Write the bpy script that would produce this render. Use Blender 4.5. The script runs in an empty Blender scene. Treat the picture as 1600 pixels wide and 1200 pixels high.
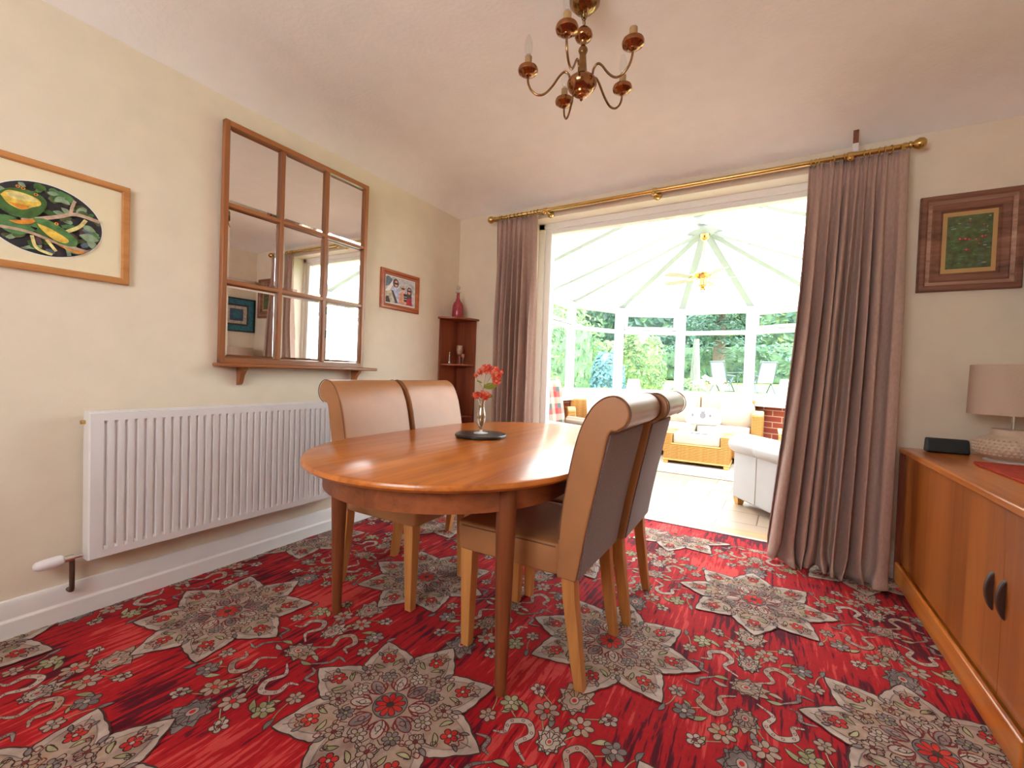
import bpy, bmesh, math, random
from mathutils import Vector, Matrix, Euler
PI = math.pi
R = math.radians
sc = bpy.context.scene
COL = sc.collection

# ------------------------------------------------------------------ camera
CAM_Z = 1.04
yaw, pitch, roll = 0.53130743, 0.02403832, 0.03306486
_cy, _sy, _cp, _sp, _cr, _sr = math.cos(yaw), math.sin(yaw), math.cos(pitch), math.sin(pitch), math.cos(roll), math.sin(roll)
fwd = Vector((-_sy*_cp, _cy*_cp, -_sp)); rgt = Vector((_cy, _sy, 0)); upv = rgt.cross(fwd)
r2 = _cr*rgt + _sr*upv; u2 = -_sr*rgt + _cr*upv
cd = bpy.data.cameras.new('camera'); cam = bpy.data.objects.new('camera', cd); COL.objects.link(cam)
cd.sensor_width = 36; cd.lens = 681.25/1600*36; cd.clip_start = 0.05; cd.clip_end = 300
mw = Matrix.Identity(4)
for i in range(3):
    mw[i][0] = r2[i]; mw[i][1] = u2[i]; mw[i][2] = -fwd[i]
mw[2][3] = CAM_Z
cam.matrix_world = mw
sc.camera = cam

# ------------------------------------------------------------------ view, world, lights
sc.view_settings.view_transform = 'Standard'
sc.view_settings.look = 'None'
sc.view_settings.exposure = 1.17
sc.view_settings.gamma = 1.0
sc.view_settings.use_curve_mapping = False
sc.cycles.max_bounces = 14
sc.cycles.diffuse_bounces = 6
sc.cycles.transparent_max_bounces = 24
sc.cycles.transmission_bounces = 10
sc.cycles.sample_clamp_indirect = 12
sc.cycles.caustics_reflective = False
sc.cycles.caustics_refractive = False
w = bpy.data.worlds.new('sky'); sc.world = w; w.use_nodes = True
wn = w.node_tree; wn.nodes.clear()
bgn = wn.nodes.new('ShaderNodeBackground'); wo = wn.nodes.new('ShaderNodeOutputWorld')
bgn.inputs['Color'].default_value = (0.93, 0.96, 1.0, 1); bgn.inputs['Strength'].default_value = 5.4
wn.links.new(bgn.outputs[0], wo.inputs[0])

def lamp(name, kind, energy, loc, rot, color=(1, 1, 1), size=None, size_y=None, angle=None):
    l = bpy.data.lights.new(name, kind); l.energy = energy; l.color = color
    if size: l.size = size
    if size_y: l.shape = 'RECTANGLE'; l.size_y = size_y
    if angle is not None: l.angle = angle
    o = bpy.data.objects.new(name, l); o.location = loc; o.rotation_euler = rot; COL.objects.link(o)
    return o
lamp('sun', 'SUN', 4.5, (3, 9, 9), (R(40), 0, R(150)), (1, 0.975, 0.94), angle=R(1.5))
# added fill lamp, just outside the invented window behind the camera
lamp('window_daylight', 'AREA', 3, (-0.85, -1.33, 1.7), (R(90), 0, 0), (1, 0.94, 0.88), size=.9, size_y=.6)

# ------------------------------------------------------------------ materials
M = {}
def nodes(name):
    m = bpy.data.materials.new(name); m.use_nodes = True
    nt = m.node_tree; b = nt.nodes['Principled BSDF']
    return m, nt, b
def N(nt, t, **kw):
    n = nt.nodes.new(t)
    for k, v in kw.items():
        if k in n.inputs: n.inputs[k].default_value = v
        else: setattr(n, k, v)
    return n
def coords(nt, scale=(1, 1, 1), src='Object', rot=(0, 0, 0)):
    tc = nt.nodes.new('ShaderNodeTexCoord'); mp = nt.nodes.new('ShaderNodeMapping')
    mp.inputs['Scale'].default_value = scale; mp.inputs['Rotation'].default_value = rot
    nt.links.new(tc.outputs[src], mp.inputs['Vector'])
    return mp.outputs[0]
def ramp(nt, fac, stops):
    r = nt.nodes.new('ShaderNodeValToRGB'); e = r.color_ramp.elements
    while len(e) < len(stops): e.new(0.5)
    for i, (p, c) in enumerate(stops):
        e[i].position = p; e[i].color = (*c, 1)
    nt.links.new(fac, r.inputs[0]); return r.outputs[0]
def bump(nt, b, h, s, d=0.01):
    n = nt.nodes.new('ShaderNodeBump'); n.inputs['Strength'].default_value = s; n.inputs['Distance'].default_value = d
    nt.links.new(h, n.inputs['Height']); nt.links.new(n.outputs[0], b.inputs['Normal'])
def plain(name, c, rough=0.5, metal=0.0, var=0.06, vs=8, bmp=0.0, bs=200, coat=0, sheen=0, spec=0.5, stretch=(1, 1, 1), bd=0.002, transl=0):
    m, nt, b = nodes(name)
    v = coords(nt, stretch)
    n = N(nt, 'ShaderNodeTexNoise', Scale=vs, Detail=4); nt.links.new(v, n.inputs['Vector'])
    lo = tuple(max(0, x*(1-var)) for x in c); hi = tuple(min(1, x*(1+var)) for x in c)
    nt.links.new(ramp(nt, n.outputs[0], [(0.3, lo), (0.7, hi)]), b.inputs['Base Color'])
    b.inputs['Roughness'].default_value = rough; b.inputs['Metallic'].default_value = metal
    b.inputs['Coat Weight'].default_value = coat; b.inputs['Sheen Weight'].default_value = sheen
    b.inputs['Specular IOR Level'].default_value = spec
    b.inputs['Coat Roughness'].default_value = 0.12
    if bmp:
        n2 = N(nt, 'ShaderNodeTexNoise', Scale=bs, Detail=3); nt.links.new(v, n2.inputs['Vector'])
        bump(nt, b, n2.outputs[0], bmp, bd)
    if transl:
        t = nt.nodes.new('ShaderNodeBsdfTranslucent'); t.inputs[0].default_value = (*c, 1)
        mx = nt.nodes.new('ShaderNodeMixShader'); mx.inputs[0].default_value = transl
        nt.links.new(b.outputs[0], mx.inputs[1]); nt.links.new(t.outputs[0], mx.inputs[2])
        nt.links.new(mx.outputs[0], nt.nodes['Material Output'].inputs[0])
    M[name] = m; return m
def wood(name, dark, light, axis='x', rough=0.35, coat=0.0, sc_=1.0, spec=0.5):
    m, nt, b = nodes(name)
    s = {'x': (1.5, 26, 26), 'y': (26, 1.5, 26), 'z': (26, 26, 1.5)}[axis]
    v = coords(nt, tuple(k*sc_ for k in s))
    n1 = N(nt, 'ShaderNodeTexNoise', Scale=1.0, Detail=6, Roughness=0.62, Distortion=0.6); nt.links.new(v, n1.inputs['Vector'])
    v2 = coords(nt, tuple(k*sc_*0.16 for k in s))
    n2 = N(nt, 'ShaderNodeTexNoise', Scale=1.0, Detail=3); nt.links.new(v2, n2.inputs['Vector'])
    mx = N(nt, 'ShaderNodeMath', operation='ADD'); nt.links.new(n1.outputs[0], mx.inputs[0]); nt.links.new(n2.outputs[0], mx.inputs[1])
    hf = N(nt, 'ShaderNodeMath', operation='MULTIPLY'); hf.inputs[1].default_value = 0.5; nt.links.new(mx.outputs[0], hf.inputs[0])
    mid = tuple((a+c)/2 for a, c in zip(dark, light))
    nt.links.new(ramp(nt, hf.outputs[0], [(0.36, dark), (0.5, mid), (0.64, light)]), b.inputs['Base Color'])
    b.inputs['Roughness'].default_value = rough; b.inputs['Coat Weight'].default_value = coat
    b.inputs['Specular IOR Level'].default_value = spec
    b.inputs['Coat Roughness'].default_value = 0.15
    bump(nt, b, n1.outputs[0], 0.12, 0.001)
    M[name] = m; return m
def glassy(name, tint=(1, 1, 1), refl=0.10, rough=0.02):
    m = bpy.data.materials.new(name); m.use_nodes = True; nt = m.node_tree; nt.nodes.clear()
    t = N(nt, 'ShaderNodeBsdfTransparent'); t.inputs[0].default_value = (*tint, 1)
    g = N(nt, 'ShaderNodeBsdfGlossy'); g.inputs['Roughness'].default_value = rough
    f = N(nt, 'ShaderNodeFresnel', IOR=1.18 if name == 'window_glass' else 1.5)
    ad = N(nt, 'ShaderNodeMath', operation='ADD'); ad.inputs[1].default_value = refl; nt.links.new(f.outputs[0], ad.inputs[0])
    ge = N(nt, 'ShaderNodeNewGeometry'); fr = N(nt, 'ShaderNodeMath', operation='SUBTRACT'); fr.inputs[0].default_value = 1.0; nt.links.new(ge.outputs['Backfacing'], fr.inputs[1])
    ml = N(nt, 'ShaderNodeMath', operation='MULTIPLY'); nt.links.new(ad.outputs[0], ml.inputs[0]); nt.links.new(fr.outputs[0], ml.inputs[1]); ad = ml
    mx = N(nt, 'ShaderNodeMixShader'); o = N(nt, 'ShaderNodeOutputMaterial')
    nt.links.new(ad.outputs[0], mx.inputs[0]); nt.links.new(t.outputs[0], mx.inputs[1]); nt.links.new(g.outputs[0], mx.inputs[2]); nt.links.new(mx.outputs[0], o.inputs[0])
    M[name] = m; return m

plain('wall', (0.80, 0.70, 0.555), 0.85, bmp=0.15, bs=160, var=0.03)
plain('ceiling', (0.93, 0.895, 0.875), 0.9, bmp=0.35, bs=55, var=0.02, bd=0.004)
plain('reveal', (0.92, 0.87, 0.76), 0.8, var=0.02)
plain('gloss_white', (0.82, 0.80, 0.78), 0.35, var=0.03)
plain('upvc', (0.48, 0.49, 0.49), 0.35, var=0.01)
plain('radiator_white', (0.80, 0.78, 0.78), 0.28, var=0.02)
wood('teak_y', (0.36, 0.085, 0.010), (0.72, 0.23, 0.032), 'y', 0.28, 0.35)
wood('teak_x', (0.27, 0.075, 0.016), (0.55, 0.20, 0.05), 'x', 0.32, 0.2)
wood('teak_z', (0.22, 0.048, 0.007), (0.50, 0.15, 0.022), 'z', 0.33, 0.2, sc_=.45)
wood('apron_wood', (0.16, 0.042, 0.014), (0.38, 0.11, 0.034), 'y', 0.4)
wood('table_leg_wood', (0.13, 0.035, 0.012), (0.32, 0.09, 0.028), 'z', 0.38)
wood('oak_z', (0.42, 0.165, 0.045), (0.68, 0.31, 0.09), 'z', 0.4)
wood('mahogany_z', (0.14, 0.028, 0.012), (0.34, 0.085, 0.03), 'z', 0.4)
wood('mahogany_x', (0.17, 0.034, 0.014), (0.40, 0.10, 0.034), 'x', 0.35)
wood('mirror_wood_x', (0.25, 0.078, 0.022), (0.46, 0.17, 0.05), 'x', 0.35, 0.2)
wood('mirror_wood_z', (0.22, 0.068, 0.02), (0.43, 0.155, 0.046), 'z', 0.35, 0.2)
wood('pine_frame', (0.40, 0.15, 0.04), (0.66, 0.30, 0.10), 'x', 0.45)
wood('red_frame', (0.28, 0.055, 0.016), (0.52, 0.14, 0.04), 'x', 0.35)
wood('distressed_frame', (0.09, 0.03, 0.016), (0.36, 0.16, 0.10), 'x', 0.6)
wood('distressed_light', (0.22, 0.10, 0.06), (0.62, 0.38, 0.28), 'x', 0.6, sc_=1.6)
wood('threshold_wood', (0.36, 0.19, 0.08), (0.48, 0.28, 0.13), 'x', 0.4)
plain('leather_tan', (0.40, 0.175, 0.068), 0.38, var=0.10, vs=6, bmp=0.10, bs=220, coat=0.05)
plain('back_fabric', (0.17, 0.115, 0.115), 0.9, var=0.4, vs=260, bmp=0.35, bs=420, sheen=0.3)
plain('piping_dark', (0.16, 0.065, 0.03), 0.6)
plain('handle_dark', (0.045, 0.018, 0.010), 0.5)
plain('curtain', (0.50, 0.345, 0.285), 0.95, var=0.10, vs=120, bmp=0.3, bs=500, sheen=0.15, stretch=(1, 1, 0.35), transl=0.14)
plain('lining', (0.72, 0.64, 0.52), 0.9, transl=0.3)
plain('brass', (0.62, 0.42, 0.14), 0.22, metal=1, var=0.1)
plain('brass_old', (0.30, 0.17, 0.07), 0.2, metal=1, var=0.3, vs=30)
plain('copper_dark', (0.36, 0.16, 0.07), 0.14, metal=1, var=0.2, vs=30)
plain('candle_sleeve', (0.40, 0.24, 0.10), 0.5)
plain('chrome', (0.7, 0.7, 0.7), 0.15, metal=1)
plain('pipe_dark', (0.10, 0.055, 0.035), 0.5, metal=0.4)
plain('rusty', (0.20, 0.07, 0.035), 0.7, var=0.4, vs=60)
plain('black_plastic', (0.012, 0.014, 0.016), 0.45)
plain('black_mesh', (0.018, 0.026, 0.028), 0.7, bmp=0.6, bs=500)
plain('slate_black', (0.015, 0.017, 0.018), 0.3, coat=0.15)
plain('silver_fleck', (0.6, 0.6, 0.58), 0.3)
plain('linen_shade', (0.66, 0.52, 0.41), 0.9, var=0.10, vs=180, bmp=0.4, bs=300, stretch=(1, 1, 5), transl=0.25)
plain('ceramic_beige', (0.60, 0.47, 0.35), 0.35, var=0.06, vs=40, coat=0.2)
plain('runner_red', (0.42, 0.035, 0.012), 0.9, var=0.3, vs=60, bmp=0.4, bs=300)
plain('mount_cream', (0.84, 0.74, 0.52), 0.85, var=0.02)
plain('gold_mount', (0.55, 0.34, 0.13), 0.6)
plain('white_plastic', (0.80, 0.77, 0.78), 0.35)
plain('white_cloth', (0.60, 0.59, 0.58), 0.9)
plain('white_card', (0.85, 0.82, 0.80), 0.7)
plain('petal_coral', (0.92, 0.13, 0.06), 0.6, var=0.35, vs=60, transl=0.35)
plain('petal_pink', (0.95, 0.36, 0.25), 0.6, var=0.25, vs=60, transl=0.35)
plain('leaf_green', (0.22, 0.26, 0.03), 0.5, var=0.3, vs=50, transl=0.3)
plain('stem_pale', (0.42, 0.34, 0.16), 0.6)
plain('gold_leafed', (0.55, 0.30, 0.07), 0.35, var=0.5, vs=120)
glassy('clear_glass', (0.96, 0.98, 0.98), 0.05)
glassy('window_glass', (0.92, 0.975, 0.96), 0.0)
glassy('crystal', (0.90, 0.89, 0.86), 0.28, 0.08)
plain('frosted_glass', (0.75, 0.74, 0.72), 0.1, coat=0.6)
glassy('pink_glass', (0.72, 0.10, 0.13), 0.05, 0.06)
plain('cranberry', (0.48, 0.05, 0.075), 0.2, var=0.3, vs=50, coat=0.4, transl=0.25)
plain('vase_red', (0.40, 0.04, 0.03), 0.25, var=0.4, vs=70, coat=0.4)
plain('vase_cream', (0.42, 0.24, 0.16), 0.3, var=0.5, vs=90, coat=0.3)
plain('vase_dark', (0.03, 0.045, 0.045), 0.25, var=0.5, vs=60, coat=0.4)
plain('glass_smoky', (0.34, 0.12, 0.08), 0.12, var=0.4, vs=60, coat=0.5)
m, nt, b = nodes('mirror_silver'); b.inputs['Base Color'].default_value = (0.88, 0.87, 0.86, 1); b.inputs['Metallic'].default_value = 1; b.inputs['Roughness'].default_value = 0.015
M['mirror_silver'] = m
# conservatory
plain('frame_white', (0.90, 0.89, 0.87), 0.4, var=0.01)
plain('rafter_grey', (0.30, 0.32, 0.31), 0.4, var=0.01)
plain('white_leather', (0.46, 0.455, 0.465), 0.38, var=0.03, bmp=0.08, bs=60, coat=0.05)
plain('cream_fabric', (0.42, 0.33, 0.255), 0.9, var=0.05, bmp=0.15, bs=60)
plain('cream_light', (0.46, 0.405, 0.35), 0.9, var=0.03)
plain('print_grey', (0.16, 0.15, 0.17), 0.9)
plain('rug_cream', (0.40, 0.365, 0.32), 0.95, bmp=0.4, bs=120)
plain('fan_blade', (0.42, 0.38, 0.31), 0.5)
plain('orchid_white', (0.88, 0.85, 0.85), 0.6, transl=0.3)
plain('lamp_white', (0.86, 0.80, 0.72), 0.8, transl=0.3)
plain('metal_grey', (0.08, 0.10, 0.13), 0.4, metal=0.3)
plain('sling_grey', (0.22, 0.23, 0.27), 0.8)
plain('pale_bark', (0.15, 0.145, 0.13), 0.9, var=0.3, vs=9, stretch=(3, 3, .5))
plain('bark', (0.12, 0.08, 0.06), 0.9, var=0.4, vs=12, bmp=0.6, bs=20, stretch=(3, 3, 0.5), bd=0.03)
plain('shed_blue', (0.34, 0.48, 0.58), 0.7)
plain('slate_roof', (0.30, 0.38, 0.45), 0.7)
plain('soil', (0.10, 0.06, 0.04), 0.95)
plain('stone_path', (0.55, 0.48, 0.42), 0.9)
plain('teal_table', (0.45, 0.60, 0.66), 0.6)
for nm, c in (('leaf_hedge', (0.15, 0.25, 0.13)), ('leaf_bright', (0.27, 0.35, 0.14)), ('leaf_yellow', (0.46, 0.44, 0.12)), ('leaf_blue', (0.14, 0.30, 0.36)), ('leaf_dark', (0.07, 0.14, 0.10)), ('leaf_conifer', (0.12, 0.19, 0.16)), ('petal_pinkish', (0.8, 0.45, 0.42))):
    plain(nm, c, 0.6, var=0.45, vs=2.2, transl=0.3)
plain('lawn', (0.25, 0.32, 0.10), 0.95, var=0.25, vs=1.2, bmp=0.5, bs=60)
wood('wicker_bent', (0.62, 0.30, 0.08), (0.80, 0.45, 0.14), 'z', 0.4)
# wicker weave
m, nt, b = nodes('wicker'); v = coords(nt, (1, 1, 1))
br = N(nt, 'ShaderNodeTexWave', Scale=17.0, Distortion=1.5); br.bands_direction = 'Z'; nt.links.new(v, br.inputs['Vector'])
b2 = N(nt, 'ShaderNodeTexNoise', Scale=26.0, Detail=2); nt.links.new(coords(nt, (1, 1, 0)), b2.inputs['Vector'])
mu = N(nt, 'ShaderNodeMath', operation='MULTIPLY_ADD'); mu.inputs[2].default_value = 0.0; nt.links.new(br.outputs['Fac'], mu.inputs[0]); nt.links.new(b2.outputs['Fac'], mu.inputs[1])
nt.links.new(ramp(nt, mu.outputs[0], [(0.0, (0.20, 0.07, 0.012)), (0.22, (0.46, 0.20, 0.04)), (0.6, (0.62, 0.32, 0.08))]), b.inputs['Base Color'])
bump(nt, b, mu.outputs[0], 0.6, 0.006); b.inputs['Roughness'].default_value = 0.5; M['wicker'] = m
# brick
m, nt, b = nodes('brick'); v = coords(nt, (1, 1, 1), 'Generated')
tc = nt.nodes.new('ShaderNodeUVMap')
bk = N(nt, 'ShaderNodeTexBrick', Scale=1.0); bk.inputs['Color1'].default_value = (0.42, 0.10, 0.055, 1); bk.inputs['Color2'].default_value = (0.34, 0.07, 0.045, 1); bk.inputs['Mortar'].default_value = (0.66, 0.48, 0.36, 1)
bk.inputs['Mortar Size'].default_value = 0.006; bk.inputs['Brick Width'].default_value = 0.225; bk.inputs['Row Height'].default_value = 0.075
nt.links.new(tc.outputs[0], bk.inputs['Vector']); nt.links.new(bk.outputs['Color'], b.inputs['Base Color']); b.inputs['Roughness'].default_value = 0.9; M['brick'] = m
# tiles
m, nt, b = nodes('floor_tile'); v = coords(nt, (1, 1, 1), 'Object', (0, 0, R(2)))
bk = N(nt, 'ShaderNodeTexBrick', Scale=1.0); bk.offset = 0.38; bk.inputs['Color1'].default_value = (0.35, 0.26, 0.19, 1); bk.inputs['Color2'].default_value = (0.31, 0.215, 0.15, 1); bk.inputs['Mortar'].default_value = (0.13, 0.075, 0.055, 1)
bk.inputs['Mortar Size'].default_value = 0.005; bk.inputs['Brick Width'].default_value = 0.42; bk.inputs['Row Height'].default_value = 0.30
nt.links.new(v, bk.inputs['Vector']); nt.links.new(bk.outputs['Color'], b.inputs['Base Color']); b.inputs['Roughness'].default_value = 0.35; M['floor_tile'] = m
# tartan
m, nt, b = nodes('tartan'); v = coords(nt, (1, 1, 1))
sep = N(nt, 'ShaderNodeSeparateXYZ'); nt.links.new(v, sep.inputs[0])
def band(sock, freq):
    a = N(nt, 'ShaderNodeMath', operation='MULTIPLY'); a.inputs[1].default_value = freq; nt.links.new(sock, a.inputs[0])
    f = N(nt, 'ShaderNodeMath', operation='FRACT'); nt.links.new(a.outputs[0], f.inputs[0]); return f.outputs[0]
c1 = ramp(nt, band(sep.outputs[0], 5.5), [(0.0, (0.45, 0.38, 0.29)), (0.3, (0.45, 0.38, 0.29)), (0.34, (0.40, 0.025, 0.02)), (0.62, (0.40, 0.025, 0.02)), (0.66, (0.06, 0.10, 0.10)), (0.9, (0.08, 0.10, 0.10))])
c2 = ramp(nt, band(sep.outputs[2], 5.5), [(0.0, (0.45, 0.36, 0.27)), (0.35, (0.45, 0.36, 0.27)), (0.4, (0.42, 0.03, 0.025)), (0.7, (0.42, 0.03, 0.025)), (0.74, (0.07, 0.10, 0.10))])
mm = N(nt, 'ShaderNodeMix', data_type='RGBA'); mm.inputs[0].default_value = 0.5; nt.links.new(c1, mm.inputs[6]); nt.links.new(c2, mm.inputs[7])
nt.links.new(mm.outputs[2], b.inputs['Base Color']); b.inputs['Roughness'].default_value = 0.9; M['tartan'] = m
# roof polycarbonate
m = bpy.data.materials.new('polycarbonate'); m.use_nodes = True; nt = m.node_tree; nt.nodes.clear()
tl = N(nt, 'ShaderNodeBsdfTranslucent'); tl.inputs[0].default_value = (0.93, 0.94, 0.93, 1)
df = N(nt, 'ShaderNodeBsdfDiffuse'); df.inputs[0].default_value = (0.85, 0.86, 0.86, 1)
mx = N(nt, 'ShaderNodeMixShader'); mx.inputs[0].default_value = 0.30; o_ = N(nt, 'ShaderNodeOutputMaterial')
nt.links.new(tl.outputs[0], mx.inputs[1]); nt.links.new(df.outputs[0], mx.inputs[2]); nt.links.new(mx.outputs[0], o_.inputs[0]); M['polycarbonate'] = m

# carpet pile materials (streaks and weave have their own shapes)
def carpet_mat(name, stops, streak=False, rough=0.9):
    m, nt, b = nodes(name)
    v = coords(nt, (1, 1, 1))
    fine = N(nt, 'ShaderNodeTexNoise', Scale=60.0, Detail=3); nt.links.new(v, fine.inputs['Vector'])
    if streak:
        vs = coords(nt, (55, 5.5, 1)); s = N(nt, 'ShaderNodeTexNoise', Scale=1.0, Detail=3, Roughness=0.6, Distortion=0.3); nt.links.new(vs, s.inputs['Vector'])
        vb = coords(nt, (1, 1, 1)); g = N(nt, 'ShaderNodeTexNoise', Scale=2.6, Detail=2); nt.links.new(vb, g.inputs['Vector'])
        a = N(nt, 'ShaderNodeMath', operation='MULTIPLY_ADD'); a.inputs[1].default_value = 0.62; nt.links.new(s.outputs[0], a.inputs[0])
        g2 = N(nt, 'ShaderNodeMath', operation='MULTIPLY'); g2.inputs[1].default_value = 0.62; nt.links.new(g.outputs[0], g2.inputs[0]); nt.links.new(g2.outputs[0], a.inputs[2])
        col = ramp(nt, a.outputs[0], stops)
    else:
        pn = N(nt, 'ShaderNodeTexNoise', Scale=13.0, Detail=3); nt.links.new(v, pn.inputs['Vector'])
        col = ramp(nt, pn.outputs[0], stops)
    mixn = N(nt, 'ShaderNodeMix', data_type='RGBA'); mixn.blend_type = 'MULTIPLY'; mixn.inputs[0].default_value = 0.45
    nt.links.new(col, mixn.inputs[6]); nt.links.new(ramp(nt, fine.outputs[0], [(0.3, (0.62, 0.62, 0.62)), (0.7, (1, 1, 1))]), mixn.inputs[7])
    nt.links.new(mixn.outputs[2], b.inputs['Base Color'])
    b.inputs['Roughness'].default_value = rough; b.inputs['Sheen Weight'].default_value = 0.04; b.inputs['Sheen Roughness'].default_value = 0.4
    b.inputs['Specular IOR Level'].default_value = 0.25
    bump(nt, b, fine.outputs[0], 0.3, 0.003)
    M[name] = m; return m
carpet_mat('carpet_red', [(0.50, (0.085, 0.002, 0.010)), (0.55, (0.15, 0.003, 0.014)), (0.565, (0.37, 0.006, 0.012)), (0.68, (0.45, 0.008, 0.012)), (0.715, (0.62, 0.06, 0.055))], True)  # dye streaks; the palest pink is pile sheen painted into the colour
carpet_mat('carpet_cream', [(0.32, (0.30, 0.19, 0.15)), (0.5, (0.46, 0.33, 0.26)), (0.68, (0.40, 0.25, 0.16))])
carpet_mat('carpet_pale', [(0.35, (0.42, 0.31, 0.26)), (0.6, (0.56, 0.44, 0.37))])
carpet_mat('carpet_dark', [(0.3, (0.050, 0.024, 0.022)), (0.7, (0.085, 0.042, 0.034))])
carpet_mat('carpet_olive', [(0.35, (0.26, 0.24, 0.11)), (0.65, (0.46, 0.42, 0.24))])
carpet_mat('carpet_grey', [(0.35, (0.17, 0.135, 0.125)), (0.65, (0.32, 0.255, 0.235))])
carpet_mat('carpet_scarlet', [(0.35, (0.50, 0.018, 0.018)), (0.65, (0.62, 0.05, 0.03))])
carpet_mat('carpet_maroon', [(0.3, (0.16, 0.02, 0.025)), (0.7, (0.24, 0.04, 0.04))])

# ------------------------------------------------------------------ mesh helpers
class MB:
    def __init__(s): s.bm = bmesh.new(); s.mi = 0
    def _tag(s, geom):
        for f in geom:
            if isinstance(f, bmesh.types.BMFace): f.material_index = s.mi
    def box(s, x0, x1, y0, y1, z0, z1, mtx=None):
        v = [s.bm.verts.new(p) for p in [(x0,y0,z0),(x1,y0,z0),(x1,y1,z0),(x0,y1,z0),(x0,y0,z1),(x1,y0,z1),(x1,y1,z1),(x0,y1,z1)]]
        if mtx:
            for q in v: q.co = mtx @ q.co
        for f in ((3,2,1,0),(4,5,6,7),(0,1,5,4),(1,2,6,5),(2,3,7,6),(3,0,4,7)):
            s.bm.faces.new([v[i] for i in f]).material_index = s.mi
        return s
    def poly(s, pts):
        f = s.bm.faces.new([s.bm.verts.new(p) for p in pts]); f.material_index = s.mi; return s
    def rings(s, rings, close=True, capa=True, capb=True):
        vr = [[s.bm.verts.new(p) for p in r] for r in rings]
        n = len(rings[0])
        for a, b_ in zip(vr, vr[1:]):
            for i in range(n if close else n-1):
                j = (i+1) % n
                s.bm.faces.new((a[i], a[j], b_[j], b_[i])).material_index = s.mi
        if capa: s.bm.faces.new(list(reversed(vr[0]))).material_index = s.mi
        if capb: s.bm.faces.new(vr[-1]).material_index = s.mi
        return s
    def lathe(s, prof, c=(0, 0, 0), n=32, mtx=None, caps=True):
        rs = []
        for r, z in prof:
            r = max(r, 0.0004)
            ring = [Vector((c[0]+r*math.cos(2*PI*i/n), c[1]+r*math.sin(2*PI*i/n), c[2]+z)) for i in range(n)]
            if mtx: ring = [mtx @ p for p in ring]
            rs.append(ring)
        return s.rings(rs, capa=caps, capb=caps)
    def tube(s, pts, r, n=10, caps=True):
        pts = [Vector(p) for p in pts]; rr = r if isinstance(r, (list, tuple)) else [r]*len(pts)
        up = None; rs = []
        for i, p in enumerate(pts):
            d = (pts[min(i+1, len(pts)-1)] - pts[max(i-1, 0)]).normalized()
            if up is None:
                up = Vector((0, 0, 1)) if abs(d.z) < 0.9 else Vector((1, 0, 0))
            a = (up - d*up.dot(d)).normalized(); up = a; b_ = d.cross(a)
            rs.append([p + rr[i]*(math.cos(2*PI*k/n)*a + math.sin(2*PI*k/n)*b_) for k in range(n)])
        return s.rings(rs, capa=caps, capb=caps)
    def prism(s, pts2, y0, y1, plane='xz'):
        mk = {'xz': lambda p, t: (p[0], t, p[1]), 'xy': lambda p, t: (p[0], p[1], t), 'yz': lambda p, t: (t, p[0], p[1])}[plane]
        return s.rings([[mk(p, y0) for p in pts2], [mk(p, y1) for p in pts2]])
    def pillow(s, c, half, e=0.35, puff=0.0, n=28, mtx=None):
        rs = []
        def sg(v, q): return math.copysign(abs(v)**q, v)
        for i in range(1, n//2):
            ph = -PI/2 + PI*i/(n//2)
            ring = []
            for k in range(n):
                th = 2*PI*k/n
                x = sg(math.cos(ph), e)*sg(math.cos(th), e); y = sg(math.cos(ph), e)*sg(math.sin(th), e); z = sg(math.sin(ph), e)
                if puff: z *= 1 - puff*max(abs(x), abs(y))**3
                p = Vector((x*half[0], y*half[1], z*half[2]))
                if mtx: p = mtx @ p
                ring.append(p + Vector(c))
            rs.append(ring)
        return s.rings(rs)
    def ball(s, c, r, n=16, sc_=(1, 1, 1)):
        prof = [(r*math.sin(PI*i/(n//2))*1, -r*math.cos(PI*i/(n//2))*sc_[2]) for i in range(n//2+1)]
        return s.lathe(prof, c, n)
    def build(s, name, mats, parent=None, smooth=None, bevel=0, seg=2, loc=None):
        me = bpy.data.meshes.new(name)
        bmesh.ops.recalc_face_normals(s.bm, faces=s.bm.faces[:]) if not getattr(s, 'flat', False) else None
        s.bm.to_mesh(me); s.bm.free()
        for k in (mats if isinstance(mats, (list, tuple)) else [mats]): me.materials.append(M[k])
        if smooth is not None:
            me.shade_smooth()
            if smooth < 180: me.set_sharp_from_angle(angle=R(smooth))
        o = bpy.data.objects.new(name, me); COL.objects.link(o)
        if bevel:
            bv = o.modifiers.new('bevel', 'BEVEL'); bv.width = bevel; bv.segments = seg; bv.limit_method = 'ANGLE'; bv.angle_limit = R(40); bv.harden_normals = False
            if smooth is None: me.shade_smooth(); me.set_sharp_from_angle(angle=R(35))
        if parent: o.parent = parent
        if loc: o.location = loc
        return o
def tag(o, label, cat, group=None, kind=None):
    if label: o['label'] = label
    if cat: o['category'] = cat
    if group: o['group'] = group
    if kind: o['kind'] = kind
    return o
def thing(name, label, cat, loc=(0, 0, 0), rz=0, group=None):
    o = bpy.data.objects.new(name, None); COL.objects.link(o); o.empty_display_size = 0.1
    o.location = loc; o.rotation_euler = (0, 0, rz)
    return tag(o, label, cat, group)
def struct(o): o['kind'] = 'structure'; return o
def sroot(name):
    o = bpy.data.objects.new(name, None); COL.objects.link(o); o['kind'] = 'structure'; return o
def kids(o): return [c for c in bpy.data.objects if c.parent == o]
def copy_tree(o, parent=None):
    c = o.copy(); COL.objects.link(c)
    if parent: c.parent = parent
    for ch in kids(o): copy_tree(ch, c)
    return c
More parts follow.
